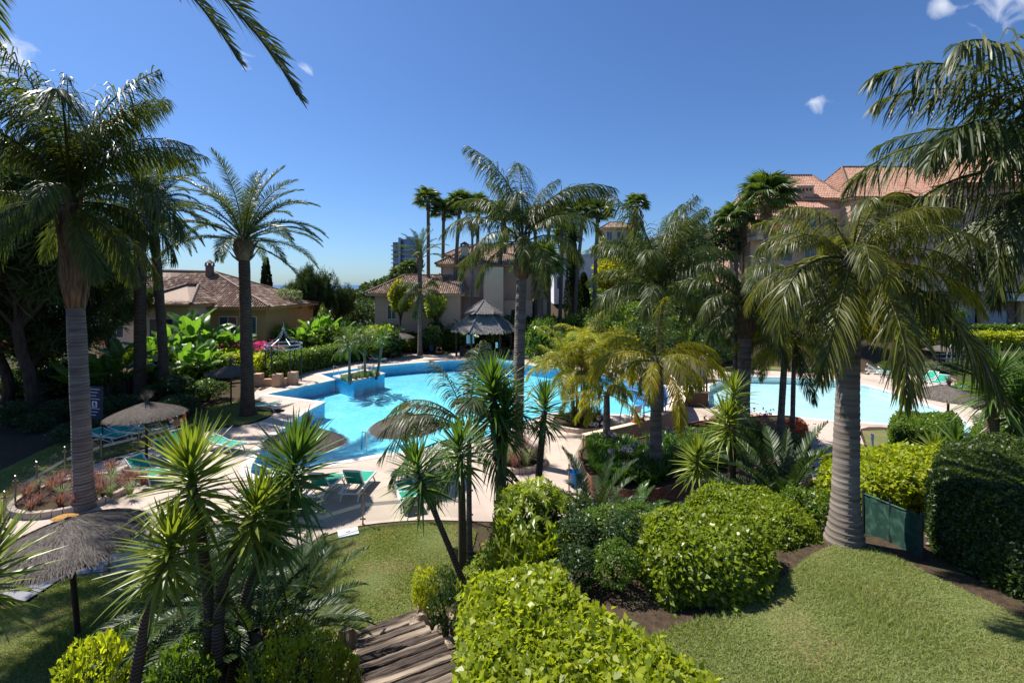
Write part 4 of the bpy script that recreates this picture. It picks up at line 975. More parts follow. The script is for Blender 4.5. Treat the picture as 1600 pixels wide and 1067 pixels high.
def bush_mesh(kind, seed):
    if (kind, seed) in _bush: return _bush[kind, seed]
    r = np.random.default_rng(seed*17+len(kind))
    cfg = {'leafy': (5200, .12, .22, 1), 'fine': (8000, .075, .2, 1), 'big': (2600, .19, .3, 1), 'palmate': (1500, .135, .15, 7), 'spray': (3800, .2, .09, 1)}[kind]
    P, N = lumpy(cfg[0], r, 16 if kind != 'spray' else 22, .6, .42 if kind != 'spray' else .34)
    P[:, 2] = P[:, 2]*.95+1.0; keep = P[:, 2] > .02
    V, Fc = cloud(P[keep], N[keep], cfg[1], cfg[2], r, whorl=cfg[3])
    me = mesh_np('foliage', V, Fc, l_mid)
    st = MB(); rr = random.Random(seed)
    for k in range(6):
        a = rr.random()*6.28; q = .5+.3*rr.random()
        st.tube([(.05*math.cos(a), .05*math.sin(a), -.1), (.3*q*math.cos(a), .3*q*math.sin(a), .6), (q*math.cos(a), q*math.sin(a), 1.15+.4*rr.random())], [.05, .035, .012], 5)
    _bush[kind, seed] = (me, st.mesh('stems', t_bark)); return _bush[kind, seed]
def bush(loc, rx, h, kind, mat, label, group=None, cat='shrub', seed=None, name='shrub', ry=None):
    seed = seed if seed is not None else random.randint(1, 4); loc = Vector(loc); gg = float(gz(loc.x, loc.y)); inbed = abs(loc.z-bz0) < .2
    if loc.z > gg+.05 and not inbed: h += loc.z-gg; loc.z = gg-.03
    t = thing(name, label, cat, loc, random.random()*6.28, group); fm, sm = bush_mesh(kind, seed)
    sc = (rx, ry or rx, h/2)
    obj('foliage', fm, t, scale=sc, mat=mat); obj('stems', sm, t, scale=sc); return t
bz0 = .62
def hedge(label, poly, z0, z1, mat, size, dens, wid=.28, name='hedge', lump=.07, rnd=.25, bare=0.0, seed=1, cat='hedge', topmat=None):
    """clipped hedge over a footprint: leaf shell with rounded shoulders on a twig core"""
    r = np.random.default_rng(seed); poly = [tuple(p) for p in poly]
    A = np.array(poly); per = np.vstack([A, A[:1]]); seg = np.linalg.norm(np.diff(per, axis=0), axis=1); hgt = z1-z0
    area = abs(sum(A[i-1][0]*A[i][1]-A[i][0]*A[i-1][1] for i in range(len(A))))/2
    nt_ = int(area*dens); T = pip_pts(poly, nt_, r)
    ns_ = int(seg.sum()*hgt*dens*.9); cs = np.concatenate([[0], np.cumsum(seg)]); u = r.random(ns_)*cs[-1]; k = np.clip(np.searchsorted(cs, u)-1, 0, len(seg)-1)
    fr_ = (u-cs[k])/seg[k]; S = per[k]+(per[k+1]-per[k])*fr_[:, None]; e = nrm(per[k+1]-per[k])
    sg = 1 if sum(A[i-1][0]*A[i][1]-A[i][0]*A[i-1][1] for i in range(len(A))) > 0 else -1
    sn = np.stack([e[:, 1], -e[:, 0]], 1)*sg; hz = z0+hgt*r.random(ns_)**.85
    dist = np.full(nt_, 9.)                       # distance of each top leaf to the edge rounds the shoulder
    en = np.zeros((nt_, 2))
    for i in range(len(seg)):
        a = per[i]; d = per[i+1]-a; tt = np.clip(((T-a) @ d)/max(d @ d, 1e-9), 0, 1); q = T-(a+tt[:, None]*d); L = np.linalg.norm(q, axis=1)
        m_ = L < dist; dist[m_] = L[m_]; en[m_] = (-q/np.maximum(L, 1e-6)[:, None])[m_]
    sh = np.clip(1-dist/rnd, 0, 1)
    wob = lambda x, y: lump*(np.sin(x*3.1+1)*np.sin(y*2.7)+.6*np.sin(x*7.3)*np.sin(y*6.1+2))
    Pt = np.concatenate([T, (z1-rnd*.8*sh**2+wob(T[:, 0], T[:, 1])+r.normal(0, size*.3, nt_))[:, None]], 1)
    Nt = nrm(np.concatenate([en*sh[:, None]*1.2, np.ones((nt_, 1))], 1))
    top_in = np.clip((hz-(z1-rnd))/rnd, 0, 1)**2*rnd*.6
    Ps = np.concatenate([S+sn*(wob(S[:, 0]+S[:, 1], hz)+r.normal(0, size*.35, ns_)-top_in)[:, None], hz[:, None]], 1)
    Ns = np.concatenate([sn, np.full((ns_, 1), .15)], 1)
    P = np.concatenate([Pt, Ps]); N = np.concatenate([Nt, Ns])
    sh_ = (r.random(len(P)) < .07)[:, None]; P = P+N*sh_*r.random((len(P), 1))*size*1.5
    V, Fc = cloud(P, N, size, wid, r, out=.45, up=-.05, jit=.75)
    t = thing(name, label, cat, (0, 0, 0)); obj('foliage', mesh_np('foliage', V, Fc, mat), t)
    cr_ = inset(poly, size*.9); mbb = MB().prism(cr_, z0-.3, z1-rnd*.75, top=False); mbb.flat(cr_, z1-rnd*.75)
    ir = inset(poly, rnd*.9); mbb.prism(ir, z1-rnd, z1-size*.9); mbb.build('twig_core', m_core, t)
    return t
m_core = M('twig_core', (.022, .034, .01), (.035, .03, .016), 14, .95, .8, 25, .05)

# ---- pinnate fronds
def frond_mesh(name, L, pitch, arch, n, ll, lw, hang, vee, mat, seed, pet=.14, seg=3, plume=.15, sway=0, thick=.028, powr=1.35, tipf=.35, jit=.08):
    r = np.random.default_rng(seed); K = 40
    s = np.linspace(0, 1, K); th = R(pitch)-R(arch)*s**powr; ds = L/(K-1)
    px = np.concatenate([[0], np.cumsum(np.cos(th[:-1])*ds)]); pz = np.concatenate([[0], np.cumsum(np.sin(th[:-1])*ds)]); py = sway*L*s**2
    C = np.stack([px, py, pz], 1); rad = thick*(1-s*.82)
    mb = MB().tube([Vector(c) for c in C], list(rad), 4, False)
    V0 = np.array(mb.v); F0 = np.array(mb.f)
    si = pet+(1-pet)*(np.arange(n)+.5)/n; si = np.repeat(si, 2)+r.normal(0, .004, 2*n); si = np.clip(si, pet*.9, .995); sg = np.tile([1, -1], n)
    P = np.stack([np.interp(si, s, C[:, k]) for k in range(3)], 1); t_ = np.interp(si, s, th)
    T = np.stack([np.cos(t_), 2*sway*si, np.sin(t_)], 1); T = nrm(T); U = np.stack([-np.sin(t_), 0*t_, np.cos(t_)], 1); S = np.cross(U, T)*-sg[:, None]
    q = (si-pet)/(1-pet); fw = R(28)+R(42)*q**1.5
    ve = vee+r.normal(0, plume, 2*n)
    D0 = nrm(S*np.cos(fw)[:, None]+T*np.sin(fw)[:, None]+U*ve[:, None]+r.normal(0, jit, (2*n, 3)))
    ln = ll*np.clip(.35+1.5*q, 0, 1)*np.clip(tipf+(1-q)*2.2, 0, 1)*(.85+.3*r.random(2*n))
    hg = hang*(.6+.8*r.random(2*n))
    W0 = nrm(T-D0*(T*D0).sum(1)[:, None]); tw = r.normal(0, .35, 2*n); W0 = W0*np.cos(tw)[:, None]+np.cross(D0, W0)*np.sin(tw)[:, None]
    wp = [.55, 1, .85, .1] if seg == 3 else [.55, 1, 1, .75, .08]
    rows = []; p = P.copy()
    for k in range(seg+1):
        d = nrm(D0+np.array([0, 0, -1.])*(hg*(k/seg)**1.1)[:, None])
        if k: p = p+d*(ln/seg)[:, None]
        W_ = nrm(W0-d*(W0*d).sum(1)[:, None])*lw*wp[k]/2
        rows.append(np.stack([p-W_, p+W_], 1))
    G = np.stack(rows, 1).reshape(-1, 3); base = np.arange(2*n)[:, None, None]*(2*(seg+1))
    qd = np.array([[2*k, 2*k+1, 2*k+3, 2*k+2] for k in range(seg)])[None]; Fl = (base+qd).reshape(-1, 4)
    me = mesh_np(name, np.concatenate([V0, G]), np.concatenate([F0, Fl+len(V0)]), mat, False); return me
_fr = {}
SPEC = {
 'queen': dict(L=3.9, p=(84, 66, 48, 28, 6, -22), a=(62, 92, 105, 105, 90, 62), n=125, ll=.95, lw=.028, hang=2.0, vee=.12, plume=.35, mat=l_queen, thick=.04),
 'sunny': dict(L=2.9, p=(80, 62, 44, 24, 4, -20), a=(65, 90, 100, 100, 85, 60), n=105, ll=.75, lw=.026, hang=1.9, vee=.12, plume=.3, mat=l_queeny, thick=.034),
 'date': dict(L=4.4, p=(86, 72, 54, 34, 12, -14), a=(42, 62, 76, 80, 70, 52), n=130, ll=.58, lw=.027, hang=.5, vee=.36, plume=.12, mat=l_date, thick=.045, pet=.1),
 'kentia': dict(L=2.8, p=(80, 62, 44, 26, 10, -5), a=(60, 80, 90, 90, 80, 60), n=56, ll=.75, lw=.034, hang=1.4, vee=.05, plume=.06, mat=l_date, thick=.03, pet=.2),
 'areca': dict(L=2.7, p=(84, 70, 55, 40, 22, 4), a=(70, 90, 100, 105, 95, 80), n=70, ll=.62, lw=.026, hang=.95, vee=.3, plume=.15, mat=l_areca, thick=.026, pet=.2),
 'dwarf': dict(L=1.15, p=(80, 62, 44, 26, 8, -14), a=(60, 80, 95, 95, 85, 60), n=46, ll=.24, lw=.016, hang=.7, vee=.15, plume=.08, mat=l_fan, thick=.014),
 'cycad': dict(L=1.25, p=(76, 60, 44, 28, 12, -2), a=(38, 50, 58, 60, 52, 40), n=64, ll=.17, lw=.014, hang=.1, vee=.3, plume=.04, mat=l_cycad, thick=.016, pet=.08, jit=.03)}
def fronds(sp):
    if sp in _fr: return _fr[sp]
    c = dict(SPEC[sp]); p_, a_ = c.pop('p'), c.pop('a')
    _fr[sp] = [[frond_mesh('frond', pitch=p_[k], arch=a_[k], seed=10*k+v+len(sp), sway=(.0, .10, -.10)[v], **c) for v in range(3)] for k in range(6)]
    return _fr[sp]
WIND = R(20)
def crown(t, sp, top, nfr, sc=1.0, seed=0, lo=0, hi=6, extra=(), mat=None, az0=0, wind=.0):
    r = random.Random(seed); fm = fronds(sp)
    for i in range(nfr):
        u = (i+.5)/nfr; k = min(int(lo+(hi-lo)*u**.85), 5); az = az0+i*2.39996+r.uniform(-.25, .25)
        if wind: az = az-wind*math.sin(az)
        o = obj('frond', fm[k][r.randrange(3)], t, loc=(top[0]+.12*math.cos(az), top[1]+.12*math.sin(az), top[2]-.25*u*sc), rot=(r.uniform(-.1, .1), r.uniform(-.08, .08), az), scale=sc*r.uniform(.86, 1.1), mat=mat)
    for az, k, s_ in extra:
        obj('frond', fm[k][r.randrange(3)], t, loc=top, rot=(0, 0, R(az)), scale=s_, mat=mat)
def trunk_path(h, lean=(0, 0), n=14, bow=0):
    return [Vector((lean[0]*(i/n)**1.3+bow*math.sin(math.pi*i/n), lean[1]*(i/n)**1.3, h*i/n)) for i in range(n+1)]
def palm(sp, loc, ztop, label, r0=.24, r1=.17, nfr=18, sc=1.0, seed=0, lean=(0, 0), name='queen_palm', group=None, tm=None, lo=0, hi=6, extra=(), mat=None, boots=6, swell=1.12, bow=0, az0=0, wind=0, shf=.14):
    t = thing(name, label, 'palm', loc, 0, group); h = ztop-loc[2]; tm = tm or t_queen; n = max(14, int(h/.18)); rr = random.Random(seed)
    n = max(10, int(h/(.11 if tm is not t_date else .09))); P = trunk_path(h, lean, n, bow); pts = []; rad = []
    for i in range(n):
        base_r = (r0+(r1-r0)*(i/n)**.7)*(1+.35*math.exp(-i/n*h/.35))*(1+.02*math.sin(i*.37+seed)); e = rr.uniform(.4, 1.3)*(.022 if tm is not t_date else .06)
        for f, k_ in ((.02, 1-e), (.75, 1+e*.4), (.97, 1+e)): pts.append(P[i].lerp(P[i+1], f)); rad.append(base_r*k_)
    pts[0] = pts[0]-Vector((0, 0, .25)); pts.append(P[-1]); rad.append(r1)
    MB().tube(pts, rad, 14).build('trunk', tm, t, True)
    top = P[-1]
    if boots:
        sp_ = (1.9, 2.6) if shf < .2 else (1.4, 1.75); q = P[-max(2, int(n*shf))]; hb = top.z-q.z
        MB().tube([q, q.lerp(top, .3), q.lerp(top, .7), top+Vector((0, 0, .25))], [r1*1.05, r1*(1.5 if shf < .2 else 1.38)*swell, r1*(1.7 if shf < .2 else 1.22)*swell, r1*.8], 12).build('fibre_sheath', t_fibre, t, True)
        for i in range(boots*3):
            a = i*2.4; zz = q.z+hb*((i % boots)/boots); c_ = q.lerp(top, (i % boots)/boots)
            l_ = (.35+.3*rr.random())*(1+.7*(shf > .2))
            MB().tube([c_+Vector((r1*.9*math.cos(a), r1*.9*math.sin(a), 0)), c_+Vector((r1*sp_[0]*math.cos(a), r1*sp_[0]*math.sin(a), l_*.6)), c_+Vector((r1*sp_[1]*math.cos(a), r1*sp_[1]*math.sin(a), l_*1.3))], [.075, .055, .02], 5).build('leaf_base', t_fibre, t)
    crown(t, sp, top, nfr, sc, seed, lo, hi, extra, mat, az0, wind); return t
# ---- fan palms
def fan_leaf(seed, rad=.85, pet=.9):
    r = np.random.default_rng(seed); mb = MB().tube([(0, 0, 0), (pet*.6, 0, .03), (pet, 0, -.02)], [.02, .015, .012], 4); n = 22
    for i in range(n):
        a = R(-115)+R(230)*i/(n-1); da = R(230)/(n-1)*.5; L = rad*(.75+.25*math.cos(a*.75))
        d = Vector((math.cos(a), math.sin(a), 0)); e1 = Vector((math.cos(a-da), math.sin(a-da), 0)); e2 = Vector((math.cos(a+da), math.sin(a+da), 0)); c = Vector((pet, 0, 0)); dr = Vector((0, 0, -1))
        mb.add([c, c+e1*L*.6+dr*.05, c+d*L*.6+Vector((0, 0, .03)), c+e2*L*.6+dr*.05, c+d*L*.98+dr*(.28+.2*r.random())], [(0, 1, 2), (0, 2, 3), (1, 4, 2), (2, 4, 3)])
    return mb
_fl = None
def fan_crown_mesh(seed):
    """whole crown of a far fan palm"""
    r = random.Random(seed); mb = MB()
    for i in range(34):
        u = i/34; el = R(80-95*u**.9); az = i*2.4+r.uniform(-.2, .2); b = fan_leaf(seed*50+i)
        m_ = Matrix.Rotation(az, 4, 'Z') @ Matrix.Rotation(-el, 4, 'Y') @ Matrix.Scale(r.uniform(.85, 1.1), 4)
        mb.add([m_ @ Vector(v) for v in b.v], b.f)
    return mb.mesh('crown', l_fan)
_fc = [fan_crown_mesh(k) for k in range(3)]
def skirt_mesh():
    r = random.Random(2); mb = MB()
    for i in range(70):
        az = i*2.4; z = -r.random()*1.3; L = .5+.4*r.random(); a = Vector((.15*math.cos(az), .15*math.sin(az), z)); b = a+Vector((.35*math.cos(az), .35*math.sin(az), -L)); sdv = Vector((-math.sin(az), math.cos(az), 0))*.09
        mb.add([a, b-sdv, b+Vector((0, 0, -.15)), b+sdv], [(0, 1, 2, 3)])
    return mb.mesh('dead_skirt', l_dead)
_sk = skirt_mesh()
def fan_palm(px, D, pytop, label, sc=1.1, r=.22, lean=(0, 0), group=None, skirt=1.0, zb=None):
    g = on(px, D); zt = wz(pytop, D); t = thing('fan_palm', label, 'palm', g, 0, group); h = zt-g.z
    n = 20; P = trunk_path(h, lean, n, .12*math.sin(px)); MB().tube([p-Vector((0, 0, .5 if i == 0 else 0)) for i, p in enumerate(P)], [r*(1.25-.45*(i/n)**.5) for i in range(n+1)], 8).build('trunk', t_wash, t, True)
    obj('crown', random.choice(_fc), t, loc=P[-1], rot=(0, 0, px), scale=sc)
    if skirt: obj('dead_skirt', _sk, t, loc=P[-1], scale=(sc*skirt, sc*skirt, sc*.9*skirt))
# ---- yuccas
def blade_mesh(L=.62, w=.05, bend=.1):
    mb = MB(); K = 5; V = []
    for i in range(K+1):
        q = i/K; ww = w/2*(.55+1.0*q if q < .4 else 1.0-(q-.4)*1.55); ww = max(ww, .002); z = -bend*L*q**2
        V += [(L*q, -ww, z+ww*.35), (L*q, 0, z), (L*q, ww, z+ww*.35)]
    return mb.add(V, [f for i in range(K) for f in ((i*3, i*3+1, i*3+4, i*3+3), (i*3+1, i*3+2, i*3+5, i*3+4))])
_bl = [blade_mesh(.66, .055, b).mesh('leaf', l_yucca, True) for b in (-.04, .1, .25, .6)]
def rosette(t, c, rad, seed, mat, n=95, axis=(0, 0, 1), droop=.3):
    r = random.Random(seed); ax = Vector(axis).normalized(); q0 = ax.to_track_quat('Z', 'Y').to_matrix().to_4x4()
    for i in range(n):
        u = (i+.5)/n; el = R(86-112*u**.85)+r.uniform(-.12, .12); az = i*2.39996+r.uniform(-.12, .12)
        k = 0 if u < .35 else 1 if u < .7 else (2 if r.random() > droop else 3)
        off = ax*(.30-.95*max(0, u-.25))*rad
        m_ = q0 @ Matrix.Rotation(az, 4, 'Z') @ Matrix.Rotation(-el, 4, 'Y') @ Matrix.Rotation(r.uniform(-.5, .5), 4, 'X')
        obj('leaf', _bl[k], t, loc=Vector(c)+off, rot=m_.to_3x3().to_4x4(), scale=rad/.66*r.uniform(.8, 1.08)*(.8+.2*min(1, u*3)), mat=mat)
def yucca(base, heads, label, mat=None, r=.06, seed=0, n=95, trunk_r=None):
    """heads: (head point, radius[, via point]) ; the stems start at base"""
    base = Vector(base); gg = float(gz(base.x, base.y)); n = int(n*1.35)
    if base.z > gg+.3 and abs(base.z-.22) > .1: base.z = gg
    t = thing('yucca', label, 'yucca', base)
    for k, hd_ in enumerate(heads):
        c = Vector(hd_[0])-base; via = Vector(hd_[2])-base if len(hd_) > 2 else c*.5+Vector((.05, 0, 0))
        pts = [Vector(q) for q in smooth_px([(0, 0, -.2), tuple(via), tuple(c)], 6, False)]
        ax = (pts[-1]-pts[-3]).normalized()+Vector((0, 0, 1.2)); rr_ = hd_[1]
        MB().tube(pts, [r*(1.35-.5*i/len(pts)) for i in range(len(pts))], 8).build('stem', t_yucca, t, True)
        rosette(t, c, rr_, seed*7+k, mat or l_yucca, n, ax)
    return t
# ---- paddle leaved plants
def paddle(seed, L=1.5, w=.42, pet=.9):
    r = random.Random(seed); K = 12; V = []; Fc = []
    mb = MB().tube([(0, 0, 0), (pet*.5, 0, .02), (pet, 0, .02)], [.035, .026, .02], 5)
    for side in (-1, 1):
        V = []; rows = []
        for i in range(K+1):
            q = i/K; ww = w*math.sin(math.pi*min(1, .06+.94*q))**.55*(1 if q < .97 else .3); z = .10*math.sin(q*1.6)-.55*q**2.4
            tear = r.random() < .22
            V += [(pet+L*q, 0, z), (pet+L*q+.05, side*ww*.55, z+.10*ww/w), (pet+L*q+.12, side*ww, z+.02-(.1 if tear else 0))]
        for i in range(K):
            Fc_ = [(i*3, i*3+1, i*3+4, i*3+3)]+([(i*3+1, i*3+2, i*3+5, i*3+4)] if r.random() > .14 else [])
            rows += Fc_
        mb.add(V, rows)
    return mb.mesh('leaf', l_banana, True)
_pd = [paddle(k) for k in range(4)]
def banana(px, D, h, label, n=11, group=None, seed=0, mat=None, name='strelitzia', dz=0):
    g = on(px, D); g.z += dz; r = random.Random(seed+px); t = thing(name, label, 'plant', g, r.random()*6, group)
    for k in range(3):
        a = k*2.1; hh = h*(.32+.12*r.random())
        MB().tube([(.12*math.cos(a), .12*math.sin(a), -.2), (.2*math.cos(a), .2*math.sin(a), hh)], [.13, .09], 8).build('stem', t_bark, t)
    for i in range(n):
        el = R(82-70*(i/n)**1.1); az = i*2.4+r.uniform(-.3, .3); hh = h*(.30+.12*r.random())
        m_ = Matrix.Rotation(az, 4, 'Z') @ Matrix.Rotation(-el, 4, 'Y') @ Matrix.Rotation(r.uniform(-.6, .6), 4, 'X')
        obj('leaf', _pd[r.randrange(4)], t, loc=(.15*math.cos(az), .15*math.sin(az), hh), rot=m_.to_3x3().to_4x4(), scale=h*.62/2.4*r.uniform(.85, 1.1), mat=mat)
    return t
# ---- trees
def pine_mesh(seed, n=420, per=110, flat=.6, needles=.28):
    r = np.random.default_rng(seed); P, N = lumpy(n, r, 26, .75, .3, .3, .8); P[:, 2] *= flat
    n = len(P); k = np.repeat(np.arange(n), per); d = nrm(r.normal(0, 1, (n*per, 3))+np.array([0, 0, .25])); B = P[k]+r.normal(0, .055, (n*per, 3))
    V, Fc = leaf_cards(B, d, nrm(r.normal(0, 1, (n*per, 3))), needles*.14*(1+r.random(n*per))*2.2, .055, r, .0)
    return mesh_np('crown', V, Fc, l_pine), P
_pm = [pine_mesh(k) for k in (1, 2)]
def pine(loc, rx, rz_, zc, label, v=0, group=None, mat=None, name='pine_tree', tr=.3, ry=None):
    t = thing(name, label, 'tree', loc, 0, group); me, P = _pm[v]; h = zc-loc[2]; ry = ry or rx
    rr = random.Random(v); wob = [Vector((.3*math.sin(i*1.1+v), .2*math.cos(i*.9), h*i/8)) for i in range(9)]; wob[0].z = -.4
    tb = MB().tube(wob, [tr*(1.1-.07*i) for i in range(9)], 9); 
    for i in range(0, len(P), 9):
        p = P[i]; q = wob[4+i % 4]; e = Vector((p[0]*rx*.9, p[1]*ry*.9, h+p[2]*rz_*.9)); tb.tube([q, q.lerp(e, .5)+Vector((0, 0, -.1*rz_*.2)), e], [tr*.4, tr*.22, tr*.06], 5, False)
    tb.build('trunk', t_bark, t); obj('crown', me, t, loc=(0, 0, h), scale=(rx, ry, rz_), mat=mat)
def cypress(px, D, pytop, w, label, round_=.0):
    g = on(px, D); h = wz(pytop, D)-g.z; r = np.random.default_rng(px); n = 7000; u = r.random(n)**.8; a = r.random(n)*6.283
    rad = w/2*np.clip(np.minimum(u*6+.2, (1-u)**(.55 if not round_ else .4)*1.15), 0, 1)*(.85+.15*np.sin(a*5+u*17))
    P = np.stack([rad*np.cos(a), rad*np.sin(a), u*h], 1); N = np.stack([np.cos(a), np.sin(a), 0*a+.2], 1)
    V, Fc = cloud(P, N, .3, .22, r, out=.35, up=1.1, jit=.25)
    t = thing('cypress', label, 'tree', g); obj('crown', mesh_np('crown', V, Fc, l_cyp), t)
    MB().tube([(0, 0, -.3), (0, 0, h*.95)], [w*.3, .03], 7).build('trunk', t_bark, t)
def leafy_tree(loc, rx, rz_, zc, kind, mat, label, seed=1, group=None, tr=.14, name='leafy_tree'):
    t = thing(name, label, 'tree', loc, 0, group); h = zc-loc[2]; fm, sm = bush_mesh(kind, seed)
    obj('crown', fm, t, loc=(0, 0, h-rz_), scale=(rx, rx, rz_), mat=mat); tb = MB(); rr = random.Random(seed)
    tb.tube([(0, 0, -.3), (.1, .05, h*.5), (0, 0, h)], [tr, tr*.75, tr*.3], 8)
    for k in range(6): a = k*1.05; tb.tube([(.06, .03, h*(.45+.05*k)), (rx*.4*math.cos(a), rx*.4*math.sin(a), h-.2*rz_), (rx*.75*math.cos(a), rx*.75*math.sin(a), h+.25*rz_*rr.random())], [tr*.45, tr*.28, .015], 5, False)
    tb.build('trunk', t_bark, t)
# ---- tufts of strap leaves
def tuft_mesh(n, L, w, spread, seed, mat, up=1.0):
    r = np.random.default_rng(seed); a = r.random(n)*6.283; sp = spread*(.2+r.random(n)); ln = L*(.6+.6*r.random(n)); rows = []
    base = np.stack([np.cos(a), np.sin(a), 0*a], 1)*.06
    sd_ = np.stack([-np.sin(a), np.cos(a), 0*a], 1); o = np.stack([np.cos(a), np.sin(a), 0*a], 1)
    for k, (f, hz_, ww) in enumerate(((0, 0, .8), (.3, .55, 1), (.7, .85, .8), (1.15, .8, .08))):
        p = base+o*(sp*f)[:, None]*L+np.array([0, 0, 1.])*(ln*hz_*up)[:, None]; rows.append(np.stack([p-sd_*w*ww/2, p+sd_*w*ww/2], 1))
    G = np.stack(rows, 1).reshape(-1, 3); b = np.arange(n)[:, None, None]*8; qd = np.array([[2*k, 2*k+1, 2*k+3, 2*k+2] for k in range(3)])[None]
    return mesh_np('strap_leaves', G, (b+qd).reshape(-1, 4), mat)
_tf = [tuft_mesh(44, .6, .035, .6, k, l_strap) for k in range(3)]
_tg = [tuft_mesh(150, .7, .012, .55, k+5, l_grey) for k in range(2)]
def tuft(loc, sc, label, group, meshes=None, mat=None, name='strap_leaf_clump', flower=None, r=random):
    t = thing(name, label, 'plant', loc, r.random()*6, group); obj('leaves', r.choice(meshes or _tf), t, scale=sc, mat=mat)
    if flower is not None:
        for _ in range(flower[1]):
            x, y = r.uniform(-.25, .25)*sc, r.uniform(-.25, .25)*sc; h = sc*r.uniform(.85, 1.15)
            fl = MB().tube([(x*.4, y*.4, .2), (x, y, h)], .008, 4).build('flower_stalk', t_rachis, t); q = np.random.default_rng(int(r.random()*9999)); d = nrm(q.normal(0, 1, (60, 3)))
            V, Fc = leaf_cards(np.array([[x, y, h]])+d*.05, d, np.roll(d, 1, 1), .08, .25, q); obj('flower_head', mesh_np('flower_head', V, Fc, flower[0]), fl)
    return t
def cycad(loc, label, sc=1, n=34, seed=0, th=.35, group=None, mat=None, lo=0, hi=6):
    loc = Vector(loc); gg = float(gz(loc.x, loc.y))
    if loc.z > gg: th += loc.z-gg; loc.z = gg
    t = thing('cycad', label, 'cycad', loc, 0, group)
    mb = MB(); mb.lathe([(.01, -.2), (.2, -.2), (.22, th*.5), (.2, th), (.05, th+.08)], 12); mb.build('trunk', t_fibre, t)
    crown(t, 'cycad', (0, 0, th), n, sc, seed, lo, hi, mat=mat)
#SECTION5
# ================================================================== PALMS
def gpos(px, py): q = p0(px, py); return Vector((q[0], q[1], float(gz(*q))))
g = gpos(131, 793); palm('queen', g, wz(318, g.y), 'tall queen palm with grey ringed trunk rising from the rosy flower bed', .29, .25, 12, .92, 1, (-.5, 0), shf=.36, lo=2.5, hi=5.9, boots=11, az0=.5, extra=tuple((k*27+7*(k % 3), k % 2, 1.18+.11*((k*5) % 4)) for k in range(15))+((190, 0, 1.6), (15, 0, 1.5), (-8, 3, 1.35), (-15, 5, 1.0), (10, 4, 1.1), (195, 4, 1.0), (250, 5, .9)))
g = gpos(219, 625); palm('date', g, wz(322, g.y), 'date palm with dark rough trunk, the thicker of the pair behind the tufted umbrella', .36, .33, 40, 1.05, 2, (0, 0), 'date_palm', tm=t_date, boots=5)
g = gpos(258, 622); palm('date', g, wz(325, g.y), 'leaning date palm, the slimmer trunk of the pair behind the tufted umbrella', .3, .28, 34, 1.0, 3, (-.9, 0), 'date_palm', tm=t_date, boots=5)
g = gpos(387, 648); palm('date', g, wz(372, g.y), 'date palm with bare rough trunk on the grass by the pool', .38, .30, 30, 1.12, 4, (-.25, 0), 'date_palm', tm=t_date, boots=6, hi=5.2, extra=((4, 2, 1.2), (-8, 3, 1.15), (10, 3, 1.2), (170, 3, 1.1), (185, 2, 1.1)))
gx = -6.5; palm('date', Vector((gx, 5.0, float(gz(gx, 5.0)))), wz(-300, 5.0), 'large date palm whose arching fronds hang in from the upper corner', .36, .32, 10, .8, 5, (0, 0), 'date_palm', tm=t_date, lo=0, hi=3, extra=((26, 5, 1.08), (34, 5, .86), (16, 5, .72), (122, 5, .78), (-40, 5, .8), (-75, 5, .8)))
g = gpos(808, 722); palm('queen', g, wz(372, g.y), 'queen palm with ringed trunk in the round planter beside the pool', .27, .22, 11, .95, 6, (.25, 0), lo=0, hi=4.6, extra=((95, 0, 1.25), (200, 0, 1.25), (5, 1, 1.3), (-15, 1, 1.2), (12, 2, 1.15), (175, 1, 1.0), (270, 4, .8), (180, 5, .8)), boots=9, shf=.2)
# tall one behind the yellow palms
g = on(1031, 24); palm('queen', g, wz(452, 24), 'tall green queen palm rising behind the yellow fronds of the brick planter', .22, .17, 20, 1.15, 7, (0, 0), lo=0, hi=4.5, boots=7, extra=((180, 0, 1.6), (60, 0, 1.55), (0, 0, 1.4), (300, 0, 1.4), (10, 1, 1.3), (170, 1, 1.25)))
def bedp(px, py): q = p0(px, py, bz0); return Vector((q[0], q[1], bz0))
g = bedp(1024, 738); palm('sunny', g, wz(556, g.y), 'yellow green queen palm with dark ringed trunk in the brick planter', .25, .18, 12, .98, 8, (.05, 0), lo=2.2, hi=5.6, boots=0, extra=((185, 3, 1.05), (170, 3, 1.0), (5, 3, 1.05), (-12, 3, 1.0), (60, 0, 1)))
g = bedp(948, 708); palm('sunny', g, wz(612, g.y), 'short slim yellow palm at the end of the brick planter', .17, .13, 10, .72, 9, (0, 0), lo=1.5, hi=5.6, boots=0)
g = bedp(1160, 690); palm('queen', g, wz(468, g.y), 'sturdy queen palm with shaggy trunk top between the two pools', .30, .26, 24, .98, 10, (.2, 0), lo=.6, hi=5.5, boots=9, swell=1.2, shf=.3)
g = bedp(1150, 684); palm('queen', g, wz(520, g.y), 'thin companion palm trunk beside the shaggy queen palm', .13, .1, 8, .6, 11, (-.05, 0), lo=0, hi=3, boots=0)
g = bedp(1219, 690); palm('sunny', g, wz(520, g.y), 'slender palm with drooping olive fronds beside the red flowers', .16, .12, 15, .85, 12, (.3, 0), lo=1.5, hi=6, boots=0)
g = bedp(1238, 688); palm('queen', g, wz(535, g.y), 'thinnest slanting palm trunk beside the red flowers', .11, .09, 10, .7, 13, (.1, 0), lo=1.5, hi=6, boots=0)
